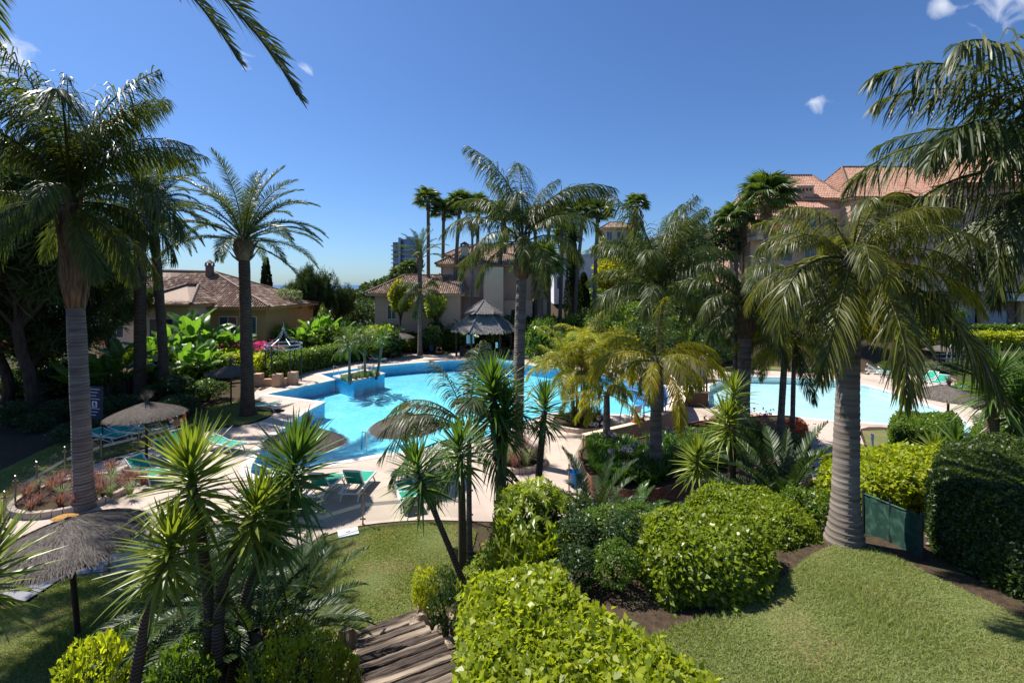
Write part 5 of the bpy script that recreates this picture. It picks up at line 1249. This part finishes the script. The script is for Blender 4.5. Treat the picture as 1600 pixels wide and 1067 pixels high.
g = on(1320, 8.3); palm('queen', Vector((wx(1320, 8.3), 8.3, 3.05)), wz(405, 8.3), 'big ringed queen palm growing at the edge of the terrace lawn', .24, .16, 15, .5, 14, (.12, 0), lo=.8, hi=6, boots=0, mat=l_olive, extra=((200, 1, .5), (170, 2, .48), (-20, 1, .5), (250, 1, .5), (300, 2, .5), (-100, 5, .78), (-75, 5, .78), (-60, 5, .7), (-130, 5, .72), (-160, 4, .7), (20, 1, .75)))
crown(bpy.data.objects['queen_palm'] if False else [o for o in bpy.data.objects if o.get('label', '').startswith('big ringed')][0], 'sunny', (.12, 0, wz(405, 8.3)-3.1), 9, .62, 3, 3.6, 6, az0=R(-95))
palm('queen', Vector((10.6, 8.2, 2.6)), wz(300, 8.2), 'queen palm whose long feathery fronds sweep in beside the apartments', .25, .2, 12, .95, 15, (0, 0), lo=1, hi=5.5, boots=4, extra=((178, 1, 1.3), (168, 1, 1.15), (190, 1, 1.25), (185, 2, 1.15), (160, 2, 1.15), (175, 3, 1.05), (182, 4, 1.0), (196, 5, .7), (172, 5, .75), (205, 4, .85), (190, 4, .95)))
# background palms
g = on(657, 52); palm('date', g, wz(402, 52), 'wind blown date palm standing before the far tower', .26, .24, 18, .85, 21, (-.1, 0), 'date_palm', tm=t_wash, boots=4, hi=4, wind=.3)
g = on(660, 51); palm('queen', Vector((wx(656, 50.5), 50.5, 0)), wz(455, 50.5), 'lower drooping queen palm with pale trunk by the far lawn', .25, .2, 16, .9, 22, (0, 0), lo=1.5, hi=5.6, boots=4)
g = on(738, 57); palm('queen', g, wz(345, 57), 'slim queen palm with wispy crown standing behind the gazebo', .2, .14, 12, .72, 23, (0, 0), lo=1.5, hi=5.5, boots=3)
fg = 'tall thin fan palms in the row behind the gazebo'; fl_ = 'tall thin fan palm of the row rising behind the gazebo'
for px, py, D, ln in ((669, 316, 60, 0), (691, 333, 62, .1), (709, 322, 60, .4), (747, 326, 61, 0), (774, 338, 60, .5), (789, 335, 63, 0), (836, 345, 60, 0), (857, 348, 58, 0), (874, 336, 60, .2), (897, 335, 59, .6), (927, 335, 58, .3)):
    fan_palm(px, D, py, fl_, 1.35, .26, (ln*2, 0), fg, .45)
fan_palm(843, 54, 418, 'broad bushy fan palm behind the ringed poolside palm', 2.1, .35, skirt=1)
fan_palm(884, 95, 372, 'fan palm with a brown skirt behind the white house', 2.2, .4, skirt=1.4)
fan_palm(995, 105, 322, 'round headed fan palm on top of the green slope', 2.0, .45, skirt=1.6)
fan_palm(1197, 50, 312, 'wind tossed fan palm before the terraced apartments', 2.0, .3, skirt=.6)
fan_palm(1150, 60, 345, 'fan palm among the trees left of the apartments', 1.9, .3, skirt=.8)
fan_palm(622, 85, 432, 'small fan palm beside the villa roof edge', 1.3, .3)
fan_palm(640, 80, 424, 'dark fan palm showing above the villa wing roof', 1.4, .3)
# areca clump by the pool
ac = gpos(908, 662); t = thing('areca_palm', 'clump of golden cane palms with many thin stems beside the pool', 'palm', ac); r4 = random.Random(8)
for k in range(17):
    a = k*2.4; rr_ = .25+.55*(k/17)**.5; ox, oy = rr_*math.cos(a)*.7, rr_*math.sin(a)*.7; hh = 2.6+1.9*r4.random(); tx, ty = ox*(2.0+r4.random()*.9), oy*2.2
    MB().tube([(ox, oy, -.1), (ox*1.25, oy*1.25, hh*.5), (tx, ty, hh)], [.055, .05, .045], 7).build('cane', t_cane, t, True)
    crown(t, 'areca', (tx, ty, hh), 6, .92, k, 0, 5.8, az0=a)
def kerb_ring(loc, r, label, mat=m_coping, h=.22, w=.18):
    t = thing('round_planter', label, 'planter', loc); n = max(16, int(2*math.pi*r/.28))
    for k in range(n):
        a0, a1 = 2*math.pi*k/n+.012/r, 2*math.pi*(k+1)/n-.012/r
        V = [(q*math.cos(a), q*math.sin(a), z) for z in (-.02, h) for q, a in ((r-w, a0), (r, a0), (r, a1), (r-w, a1))]
        MB().add(V, [(0, 3, 2, 1), (4, 5, 6, 7), (0, 1, 5, 4), (1, 2, 6, 5), (2, 3, 7, 6), (3, 0, 4, 7)]).build('kerb_stone', mat, t)
    MB().lathe([(0, h-.03), (r-w*.9, h-.08)], 24).build('soil', m_soil, t)
kerb_ring(ac, 1.75, 'round stone planter under the cane palms', m_brick and m_deck)
kerb_ring(gpos(808, 722), 1.3, 'round stone planter at the ringed poolside palm', m_deck)
kerb_ring(gpos(118, 775), 1.7, 'round stone planter with rosy flowers at the left fence', m_deck)
def sprigs(c, r_, n, label, group, sc=1.0, mats=(l_rosy, l_rosy, l_grey)):
    for k in range(n):
        a = k*2.4; q = r_*math.sqrt((k+.5)/n); tuft((c[0]+q*math.cos(a), c[1]+q*math.sin(a), c[2]+.12), sc*random.uniform(.8, 1.2), label, group, _tg, mats[k % len(mats)], 'rosy_sprig_plant')
sprigs(gpos(808, 722), 1.1, 16, 'feathery rosy tuft around the ringed poolside palm', 'rosy tufts in the poolside planter', 1.1, (l_rosy, l_grey, l_rosy))
sprigs(gpos(118, 775), 1.6, 20, 'feathery rosy tuft in the planter by the left glass fence', 'rosy tufts in the fence planter', .85, (l_rosy, l_rosy, l_grey))
sprigs(gpos(190, 772), .9, 7, 'low pinkish tuft spilling beside the angled lounger', 'pinkish tufts by the lounger', .75)
sprigs(gpos(908, 662), 1.3, 12, 'dark grassy tuft at the foot of the cane palms', 'tufts under the cane palms', 1.0, (l_dark, l_strap))
# kentia in front of the pool
palm('kentia', on(733, 13.2), wz(672, 13.2), 'small kentia palm arching over the pool behind the yuccas', .09, .07, 13, 1.0, 31, name='kentia_palm', boots=0, lo=0, hi=5, extra=((178, 2, 1.0), (165, 2, 1.05), (195, 3, 1.0), (90, 0, 1.05), (80, 0, 1.1)))
# island plants
def isl_p(px, py): q = p0(px, py, .22); return Vector((*q, .22))
palm('dwarf', isl_p(546, 596), wz(545, 33), 'dwarf date palm on the pool island', .1, .09, 30, 1.35, 32, name='dwarf_palm', boots=0)
palm('dwarf', isl_p(570, 590), wz(532, 35), 'second dwarf date palm at the back of the pool island', .1, .09, 26, 1.2, 33, name='dwarf_palm', boots=0)
yucca(isl_p(588, 588), [((wx(598, 35), 35, wz(528, 35)), .8)], 'slanting yucca stem on the pool island', l_yuccad, .09, 34, 60)
for k in range(14):
    q = isl_p(535+k*4.4, 595-k*.7+2.2*(k % 2)); tuft(q, random.uniform(.6, .95), 'grey green tuft on the pool island', 'tufts on the pool island', _tg, l_grey if k % 3 else l_strap, 'island_tuft')
for k in range(4): tuft(isl_p(565+k*5, 588), .8, 'lilac flowering clump on the pool island', 'lilac flowers on the pool island', _tf, None, 'lilac_clump', (l_lil, 4))

# ================================================================== YUCCAS AND CYCADS
def P3(px, py, D): return (wx(px, D), D, wz(py, D))
yucca(P3(178, 1120, 6.2), [(P3(263, 868, 6.2), .72, P3(225, 985, 6.2))], 'yellow green yucca with a long leaning bare trunk on the left bank', l_yucca, .062, 1, 110)
yucca(P3(330, 1080, 6.9), [(P3(300, 757, 6.9), .92, P3(325, 930, 6.9))], 'largest bright yucca head above the left bank', l_yucca, .07, 2, 130)
yucca(P3(345, 1060, 7.4), [(P3(455, 745, 7.4), .95, P3(395, 900, 7.4)), (P3(430, 820, 7.4), .8, P3(385, 930, 7.4))], 'dark branching yucca over the curved glass fence', l_yuccad, .075, 3, 115)
yucca(P3(338, 1060, 6.8), [(P3(395, 815, 6.8), .8, P3(345, 930, 6.8))], 'yucca with drooping pale leaves between the dark branching and bright yuccas', l_yucca, .07, 4, 90)
yucca(P3(-70, 1150, 4.6), [(P3(-28, 905, 4.6), .62, P3(-50, 1020, 4.6))], 'yucca leaves reaching in beside the wide straw umbrella', l_yucca, .06, 5, 100)
yucca(on(756, 9.3), [(P3(655, 745, 9.0), .8, P3(700, 850, 9.1))], 'yucca on a curved trunk leaning over the lower lawn', l_yuccad, .055, 6, 95)
yucca(on(722, 10.2), [(P3(718, 712, 9.6), .8, P3(722, 800, 9.9))], 'straight yucca with pale grey trunk beside the leaning one', l_yuccad, .075, 7, 95)
yucca(on(783, 12.2), [(P3(770, 622, 12), 1.15, P3(780, 720, 12)), (P3(788, 662, 12), 1.05, P3(785, 730, 12))], 'double headed yucca before the ringed poolside palm', l_yuccad, .1, 8, 135)
yucca(on(832, 12.4), [(P3(851, 642, 12.2), .85, P3(845, 705, 12.2))], 'slim yucca with a small head leaning beside the double headed yucca', l_yuccad, .08, 9, 85)
yucca(on(1143, 13), [(P3(1145, 622, 12.9), .75, P3(1146, 700, 12.9)), (P3(1136, 664, 12.6), .8, P3(1142, 730, 12.7))], 'bright yucca with two stacked heads in front of the flower bed', l_yucca, .07, 10, 95)
yucca(on(1094, 11.6), [(P3(1089, 722, 11.4), .72, P3(1092, 780, 11.5))], 'short bright yucca with single head above the mid hedge', l_yucca, .06, 11, 95)
yucca(P3(1562, 745, 12), [(P3(1553, 605, 12), 1.05, P3(1550, 680, 12)), (P3(1592, 640, 11.8), .9, P3(1582, 700, 12)), (P3(1612, 600, 12.2), 1.0, P3(1600, 680, 12.2))], 'large yucca clump with thick trunks at the narrow pool end', l_yuccad, .13, 12, 95)
yucca(P3(1493, 725, 12.4), [(P3(1493, 700, 12.4), .75)], 'low stemless yucca in front of the shallow pool umbrella', l_yuccad, .06, 13, 70)
yucca(P3(1462, 728, 12.6), [(P3(1460, 708, 12.6), .6)], 'small low yucca beside the clipped box hedge', l_yucca, .05, 14, 60)
yucca(on(578, 50), [((wx(578, 50), 50, wz(525, 50)), .9)], 'yellow spiky yucca by the far loungers', l_yel, .1, 15, 50)
yucca(on(1420, 46), [((wx(1420, 46), 46, wz(508, 46)), 1.4)], 'yellow green yucca at the end of the long clipped hedge', l_yel, .12, 16, 50)
cycad(P3(338, 1010, 8.2), 'dark cycad with rusty trunk under the yuccas', 1.35, 34, 1, 1.0)
cycad(P3(455, 1010, 8.8), 'dark cycad spreading toward the lower lawn', 1.3, 32, 2, .5)
cycad(P3(400, 1040, 7.4), 'shadowed cycad behind the lime bush', 1.2, 28, 3, .5)
cycad(P3(285, 990, 9.2), 'cycad beside the wide umbrella shadow', 1.25, 28, 4, .4)
cycad(on(930, 10.0), 'cycad with upright dark fronds below the brick planter', 1.15, 34, 5, .3)
cycad(on(985, 11.2), 'paler cycad before the brick wall', 1.05, 26, 6, .25, mat=l_strap)
cycad(on(1222, 12.0), 'wide cycad with long shining fronds by the path', 1.85, 46, 7, 1.0)
cycad(on(1165, 11.2), 'low cycad between the bright yuccas and the hedge', 1.1, 26, 8, .3)

# ================================================================== HEDGES AND NEAR SHRUBS
hedge('large lime green clipped hedge between steps and terrace lawn', [(-.5, 5.75), (-.1, 6.0), (.62, 6.1), (.72, 5.6), (1.05, 5.25), (1.45, 4.85), (2.0, 4.2), (2.0, 3.3), (-.38, 3.3), (-.5, 4.6)], 1.1, 4.06, l_lime, .078, 3800, .3, rnd=.16, lump=.05, seed=2)
hedge('rounded glossy green hedge at the terrace lawn', [(1.98, 7.3), (2.15, 8.1), (3.0, 8.5), (3.95, 8.4), (4.3, 7.7), (4.0, 7.0), (3.2, 6.6), (2.25, 6.6)], 2.3, 3.78, l_glossy, .08, 3200, .3, rnd=.5, lump=.07, seed=3)
hedge('lower dense green hedge behind the rounded one', [(4.1, 8.6), (3.6, 9.6), (4.4, 10.3), (5.6, 10.2), (6.05, 9.3), (5.6, 8.4), (4.8, 8.0)], 1.9, 3.36, l_glossy, .07, 3000, .3, rnd=.4, lump=.07, seed=4)
hedge('tall dark clipped hedge walling the terrace lawn', [(7.35, 7.95), (7.45, 7.2), (7.7, 6.4), (8.5, 5.5), (11, 5.6), (11, 10.2), (9.1, 9.6)], 2.95, 4.5, l_box, .055, 4200, .32, rnd=.22, lump=.04, seed=5)
hedge('lime leaved hedge behind the green netting', [(7.5, 9.6), (7.35, 10.6), (7.9, 11.6), (9.5, 12.2), (13.5, 12.2), (14, 10.6), (11.2, 10.4), (8.2, 10.0)], 1.6, 3.5, l_lime, .10, 900, .3, rnd=.35, lump=.08, seed=6)
hedge('clipped box shaped hedge beside the shallow pool', [p0(1394, 716), p0(1470, 722), p0(1500, 700), p0(1490, 690), p0(1398, 690)], 0, 1.45, l_mid, .1, 900, .32, rnd=.25, seed=7)
hedge('shade side clipped hedge below the shallow pool end', [p0(1515, 735), p0(1600, 745), p0(1620, 705), p0(1525, 700)], 0, 1.3, l_mid, .1, 500, .32, rnd=.3, seed=8)
hedge('long dark clipped hedge along the pool deck beyond the pergola', [p0(428, 600.5), p0(480, 581.5), p0(545, 568), p0(592, 555), p0(586, 551), p0(535, 562), p0(470, 576), p0(418, 594)], 0, 1.75, l_mid, .16, 190, .3, rnd=.3, seed=9, topmat=None)
def hr(px0, px1, D0, D1, py0, py1, label, mat, seed, th=1.3, hgt=1.4):
    a = Vector((wx(px0, D0), D0)); b = Vector((wx(px1, D1), D1)); z0_ = min(wz(py0, D0), wz(py1, D1))-hgt
    hedge(label, [tuple(a), tuple(b), (b.x, b.y+th), (a.x, a.y+th)], z0_, z0_+hgt, mat, .2, 160, .32, rnd=.25, seed=seed)
hr(1418, 1640, 46.5, 44.0, 516, 523, 'long clipped hedge above the rockery', l_lime, 10)
hr(1478, 1640, 50, 49, 507, 511, 'upper clipped hedge below the grey shutters', l_mid, 11, 1.2, 1.3)
bush(on(1496, 51), 1.0, 3.0, 'leafy', l_mid, 'clipped dark shrub beside the first grey shutter', seed=1)
t = bush(on(826, 9.2)-Vector((0, 0, .1)), 1.55, 2.2, 'palmate', l_glossy, 'large umbrella tree shrub with whorled glossy leaves beside the bin', seed=2, name='umbrella_tree_shrub', ry=.95)
bush(on(770, 9.4), .75, 1.7, 'palmate', l_glossy, 'smaller whorled leaf shrub at the foot of the grey yucca trunk', seed=3)
bush(on(704, 9.5), .62, 1.9, 'fine', l_dark, 'fine leaved dark dome bush beside the steps', seed=1, ry=.5)
bush(on(664, 10.6), .34, 1.35, 'leafy', l_lime, 'small lime bush at the corner of the lower lawn', seed=2)
bush(on(738, 8.6), .4, 1.2, 'fine', l_mid, 'rosemary like bush over the limestone rocks', seed=3)
bush(on(975, 7.7), .5, .8, 'leafy', l_dark, 'blue green low shrub between the two near hedges', seed=3)
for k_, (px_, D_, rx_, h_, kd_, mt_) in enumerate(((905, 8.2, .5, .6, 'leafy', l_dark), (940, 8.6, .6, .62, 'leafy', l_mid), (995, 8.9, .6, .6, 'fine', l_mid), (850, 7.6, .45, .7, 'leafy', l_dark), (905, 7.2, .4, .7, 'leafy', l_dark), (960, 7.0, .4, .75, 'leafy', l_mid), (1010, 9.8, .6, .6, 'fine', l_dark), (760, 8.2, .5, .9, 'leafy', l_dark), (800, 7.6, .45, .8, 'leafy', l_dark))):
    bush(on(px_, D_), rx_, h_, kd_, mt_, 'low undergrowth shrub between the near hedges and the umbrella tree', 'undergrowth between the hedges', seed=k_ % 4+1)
bush(on(880, 9.2), .7, .8, 'leafy', l_dark, 'dark low shrub under the umbrella tree', seed=1)
bush(on(1120, 12.2), 1.0, 1.5, 'fine', l_mid, 'round box shrub below the stacked yucca', seed=2)
bush(on(1070, 12.6), .8, .9, 'fine', l_mid, 'clipped green mound before the brick wall end', seed=4)
bush(on(1270, 9.4), .6, 1.0, 'leafy', l_mid, 'loose shrub at the foot of the big ringed palm', seed=4)
bush(on(1330, 10.6), .8, 1.6, 'leafy', l_lime, 'lime shrub behind the big ringed palm', seed=2)
bush(P3(455, 1145, 6.6), .82, 1.85, 'fine', l_lime, 'feathery lime green bush at the bottom of the bank', seed=1, ry=.75)
bush(P3(520, 1120, 6.9), .5, 1.4, 'fine', l_lime, 'small feathery lime bush against the limestone rocks', seed=3)
bush(P3(145, 1120, 6.6), .6, 1.35, 'leafy', l_lime, 'sprigged bright shrub in the umbrella shadow', seed=3)
bush(P3(270, 1110, 6.4), .6, 1.1, 'leafy', l_mid, 'leafy shrub around the leaning yucca trunk', seed=2)
bush(P3(215, 1040, 7.8), .5, .9, 'leafy', l_mid, 'low leafy shrub beside the umbrella pole shade', seed=1)
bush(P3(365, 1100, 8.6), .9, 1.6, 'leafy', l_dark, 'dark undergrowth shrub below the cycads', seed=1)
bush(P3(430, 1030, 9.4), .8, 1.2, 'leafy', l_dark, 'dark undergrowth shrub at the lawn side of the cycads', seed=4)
# agapanthus bed
for k in range(230):
    px = 915+random.random()*210; py = random.uniform(696, 788)
    if px > 1060: py = random.uniform(690, 765)
    q = p0(px, py, bz0)
    if not inside(inset(bp_o, .35), np.array([q[0]]), np.array([q[1]]))[0]: continue
    fl = (l_lil, 2) if k % 16 == 0 else None
    tuft((*q, bz0-.05), random.uniform(.95, 1.4), 'agapanthus with lilac heads in the brick planter' if fl else 'strap leaved agapanthus clump in the brick planter', 'flowering agapanthus' if fl else 'agapanthus clumps', flower=fl, name='agapanthus')
# flower bed
for k in range(48):
    px, py = random.uniform(1075, 1262), random.uniform(678, 762); q = p0(px, py, bz0)
    if not inside(inset(bp_o, .5), np.array([q[0]]), np.array([q[1]]))[0]: continue
    bush((*q, bz0-.1), random.uniform(.6, .9), random.uniform(.8, 1.3), 'fine', (l_mid, l_strap, l_dark)[k % 3], 'low bedding shrub around the slender palms', 'bedding shrubs of the flower bed', seed=k % 4+1)
def flowers(loc, mat, label, n=70, sp=.4, h=.9, name='flowering_plant', size=.09):
    t = thing(name, label, 'flowers', loc); r = np.random.default_rng(int(abs(loc[0]*1000)) % 9999); P = np.concatenate([r.normal(0, sp*.5, (n, 2)), h*(.6+.5*r.random((n, 1)))], 1)
    d = nrm(r.normal(0, 1, (n, 3))+np.array([0, -.2, .6])); V, Fc = leaf_cards(np.repeat(P, 5, 0), nrm(np.repeat(d, 5, 0)+r.normal(0, .9, (5*n, 3))), np.repeat(d, 5, 0), size, .35, r); obj('blossom', mesh_np('blossom', V, Fc, mat), t)
    P2 = np.concatenate([r.normal(0, sp*.6, (n*6, 2)), h*.8*r.random((n*6, 1))], 1); V, Fc = cloud(P2, nrm(r.normal(0, 1, (n*6, 3))), size*1.1, .3, r); obj('foliage', mesh_np('foliage', V, Fc, l_mid), t)
for i, (px, py, lb) in enumerate(((1246, 692, 'red geranium clump at the tip of the flower bed'), (1236, 684, 'red geranium behind the slender palms'), (1256, 700, 'red geranium beside the path'), (1108, 690, 'red geranium by the stacked yucca'), (1192, 672, 'pink geranium at the back of the flower bed'))):
    flowers((*p0(px, py, .62), .6), l_redp if i < 4 else l_mag, lb, 26, .5, 1.0)

# ================================================================== BACKGROUND PLANTING
def fill(pxr, Dr, n, hs, rxs, kinds, mats, label, group, seed=1, zoff=0):
    r = random.Random(seed)
    for k in range(n):
        px = pxr[0]+(pxr[1]-pxr[0])*(k+r.random())/n; D = r.uniform(*Dr); g_ = on(px, D); h = r.uniform(*hs)
        random.seed(seed*100+k); bush(g_+Vector((0, 0, zoff-.1)), r.uniform(*rxs), h, r.choice(kinds), r.choice(mats), label, group, seed=r.randrange(1, 5))
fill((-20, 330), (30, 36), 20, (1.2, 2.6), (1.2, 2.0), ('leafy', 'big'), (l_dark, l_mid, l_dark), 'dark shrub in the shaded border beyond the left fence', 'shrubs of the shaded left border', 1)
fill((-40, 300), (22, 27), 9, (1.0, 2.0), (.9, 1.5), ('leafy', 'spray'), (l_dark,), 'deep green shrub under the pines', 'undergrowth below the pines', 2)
fill((290, 440), (37, 44), 16, (1.5, 3.2), (1.1, 1.9), ('leafy', 'big'), (l_mid, l_dark, l_lime), 'shrub in the border before the ochre villa', 'villa border shrubs', 3)
fill((430, 620), (46, 53), 26, (2.0, 4.2), (1.3, 2.2), ('leafy', 'big', 'spray'), (l_mid, l_dark, l_glossy, l_mid), 'shrub in the bank behind the long clipped hedge', 'shrubs behind the clipped hedge', 4)
fill((600, 720), (52, 56), 16, (1.8, 4.0), (1.2, 2.0), ('leafy', 'big'), (l_mid, l_dark, l_glossy), 'shrub along the peach villa wing wall', 'shrubs at the villa wing', 5)
fill((700, 870), (54, 58), 18, (2.5, 4.8), (1.4, 2.2), ('leafy', 'big', 'spray'), (l_mid, l_dark, l_glossy), 'tall shrub standing behind the gazebo', 'shrubs behind the gazebo', 6)
fill((840, 1010), (45, 56), 24, (2.5, 5.5), (1.6, 2.6), ('leafy', 'spray', 'big'), (l_mid, l_dark, l_queeny, l_glossy), 'dense shrub between cane palms and white house', 'dense shrubs behind the cane palms', 7)
fill((1000, 1140), (42, 52), 20, (2.2, 5.0), (1.5, 2.4), ('leafy', 'spray'), (l_dark, l_mid, l_dark), 'dark shrub behind the tall peach pool wall', 'shrubs behind the pool wall', 8)
fill((1120, 1420), (50, 54), 26, (1.6, 4.2), (1.3, 2.3), ('leafy', 'big', 'spray'), (l_mid, l_dark, l_dark), 'shrub in the border of the far lawn', 'shrubs bordering the far lawn', 9)
fill((1385, 1600), (40, 44), 18, (.6, 1.3), (.8, 1.6), ('fine', 'spray'), (l_grey, l_mid, l_grey), 'low grey green rockery shrub above the loungers', 'rockery shrubs', 10)
fill((1510, 1640), (24, 36), 10, (.8, 1.7), (.9, 1.5), ('leafy', 'fine'), (l_mid, l_grey, l_dark), 'shrub beyond the narrow end of the shallow pool', 'shrubs at the narrow pool end', 11)
fill((905, 1010), (70, 100), 26, (3, 6), (2.2, 4.0), ('leafy', 'spray'), (l_mid, l_dark, l_pine), 'bushy growth on the slope below the hillside house', 'bushes on the green slope', 12)
fill((925, 1005), (98, 107), 9, (6, 8.5), (2.6, 3.6), ('leafy', 'spray'), (l_mid, l_dark, l_pine), 'bush right below the hillside house wall', 'bushes under the hillside house', 22)
fill((1010, 1210), (64, 105), 34, (4, 8), (3.0, 5.0), ('leafy', 'spray'), (l_mid, l_dark, l_pine), 'tree sized bush on the slope left of the apartments', 'bushes beside the apartments', 13)
fill((1180, 1400), (56.5, 57.5), 9, (1.6, 3.2), (1.2, 1.8), ('leafy',), (l_dark, l_mid), 'shrub against the apartment wall', 'shrubs at the apartment wall', 14)
fill((300, 640), (62, 100), 26, (4, 7), (2.5, 4.5), ('leafy', 'spray'), (l_dark, l_pine, l_mid), 'bushy tree below the villas toward the sea', 'bushy trees toward the sea', 15)
# banana like plants
bl_ = 'big paddle leaved strelitzia before the ochre villa'; bg_ = 'strelitzias before the ochre villa'
for px, D, h, sd_ in ((300, 40, 5.6, 1), (330, 41, 4.6, 2), (262, 38, 4.4, 3), (365, 42, 4.0, 4), (245, 36, 4.0, 5), (320, 36, 3.4, 6), (290, 35, 3.6, 7)): banana(px, D, h, bl_, 13, bg_, sd_)
for px, D, h, sd_ in ((488, 50, 4.4, 1), (512, 51, 4.6, 2), (535, 50, 3.8, 3), (470, 48, 3.6, 4), (605, 53, 3.6, 5)): banana(px, D, h, 'paddle leaved strelitzia behind the long clipped hedge', 12, 'strelitzias behind the clipped hedge', sd_)
for px, D, h, sd_ in ((168, 30, 3.6, 1), (195, 31, 4.0, 2), (120, 29, 3.2, 3), (725, 55, 3.6, 4), (1110, 50, 3.2, 5)): banana(px, D, h, ('dark paddle leaved plant in the pine shade' if D < 40 else 'paddle leaved plant behind the gazebo' if px < 800 else 'paddle leaved plant behind the picket gate'), 12, 'dark paddle leaved plants' if D < 40 else None, sd_, l_mid)
for px, D, z_, lb in ((405, 43, 1.2, 'magenta bougainvillea beside the date palm trunk'), (355, 42, 1.4, 'purple bougainvillea below the ochre villa windows'), (418, 42, .9, 'crimson bougainvillea near the ring pergola')):
    g_ = on(px, D); flowers((g_.x, g_.y, g_.z+z_), l_mag, lb, 130, 1.3, 1.1, 'bougainvillea', .16)
flowers((wx(1213, 56), 56, wz(366, 56)), l_mag, 'purple bougainvillea on the apartment balcony', 90, 1.0, .9, 'bougainvillea', .18)
g_ = on(60, 34); flowers((g_.x, g_.y, 2.1), l_redp, 'red flowering climber in the shade under the pines', 160, 2.6, 1.4, 'red_climber', .2)
leafy_tree(on(624, 54), 1.7, 2.2, wz(462, 54), 'big', l_yel, 'small tree with bright yellow leaves before the peach villa', 2)
leafy_tree(on(680, 55), 1.6, 1.8, wz(478, 55), 'big', l_glossy, 'small glossy leaved tree at the peach villa corner', 3)
leafy_tree(on(446, 53), 2.0, 2.0, wz(472, 53), 'leafy', l_grey, 'pale jacaranda tree beside the narrow cypress', 1)
leafy_tree(on(960, 62), 3.2, 3.0, wz(430, 62), 'big', l_yel, 'yellow green leafy tree below the hillside house', 4)
leafy_tree(on(1075, 58), 4.0, 4.0, wz(378, 58), 'spray', l_pine, 'feathery olive tree left of the wind tossed fan palm', 2)
leafy_tree(on(1130, 62), 4.0, 4.0, wz(372, 62), 'leafy', l_dark, 'dark leafy tree between the fan palms', 3)
cypress(416, 66, 405, 2.3, 'narrow dark cypress beside the ochre villa roof'); cypress(894, 72, 348, 2.6, 'tall dark cypress before the white house'); cypress(912, 76, 428, 2.2, 'short rounded cypress beside the tall one', 1)
# pines
for px, D, rx, rz_, py, v, lb in ((40, 27, 6.0, 7.0, 380, 0, 'huge dark pine filling the left side behind the queen palm'), (-60, 24, 6.0, 8.0, 300, 1, 'dark pine at the far left behind the fence'), (135, 33, 4.6, 6.0, 425, 1, 'spreading pine with sunlit tips beside the date palms'), (60, 31, 5.0, 5.0, 520, 1, 'low hanging pine boughs over the shaded border'), (175, 40, 3.6, 4.0, 470, 0, 'smaller pine touching the ochre villa roof'), (5, 30, 5.5, 5.5, 440, 0, 'dense pine filling the gap behind the huge pine')):
    pine(on(px, D), rx, rz_, wz(py, D), lb, v)
for px, D, rx, rz_, py, v, lb in ((465, 57, 2.6, 4.6, 462, 0, 'young pine beyond the strelitzias'), (495, 58, 2.6, 5.6, 450, 1, 'pointed pine behind the long clipped hedge'), (530, 60, 2.6, 4.4, 470, 0, 'bushy pine nearest the peach villa wing'), (1545, 88, 11, 9, 235, 0, 'rounded pine rising above the apartment roof'), (1470, 100, 8, 7, 290, 1, 'pine crown behind the apartment roof ridge')):
    pine(on(px, D), rx, rz_, wz(py, D), lb, v, name='pine_tree', mat=l_pine)
# bare branched tree
bt_ = thing('bare_tree', 'leafless branched tree top left of the apartments', 'tree', on(1160, 58)); r5 = random.Random(4); hb = wz(318, 58)-bt_.location.z; mb = MB(); mb.tube([(0, 0, 0), (.1, 0, hb*.7), (0, 0, hb)], [.2, .14, .1], 7)
for k in range(14):
    a = r5.random()*6.28; L = 1.2+2*r5.random(); b0 = Vector((0, 0, hb-r5.random()*1.2)); mb.tube([b0, b0+Vector((L*.35*math.cos(a), L*.35*math.sin(a), L*.5)), b0+Vector((L*.6*math.cos(a), L*.6*math.sin(a), L))], [.06, .04, .012], 5)
mb.build('branches', t_bark, bt_)
# distant wood on the ridge left of the tower
r6 = np.random.default_rng(11); PP = []; NN = []
for k in range(90):
    px = r6.uniform(535, 700); D = r6.uniform(180, 260); top = 455-22*min(1, max(0, (px-540)/70)); c = np.array([wx(px, D), D, wz(top+r6.uniform(0, 22), D)-3]); d = nrm(r6.normal(0, 1, (260, 3))); PP.append(c+d*np.array([5, 5, 3.5])*r6.uniform(.7, 1.2)); NN.append(d)
V, Fc = cloud(np.concatenate(PP), np.concatenate(NN), 1.6, .35, r6)
tag(obj('distant_woodland', mesh_np('distant_woodland', V, Fc, l_pine)), 'distant dark wooded ridge beside the far tower', 'woodland', kind='stuff')
print('OBJ', len(bpy.data.objects), 'TRIS', sum(len(m.polygons) for m in bpy.data.meshes))
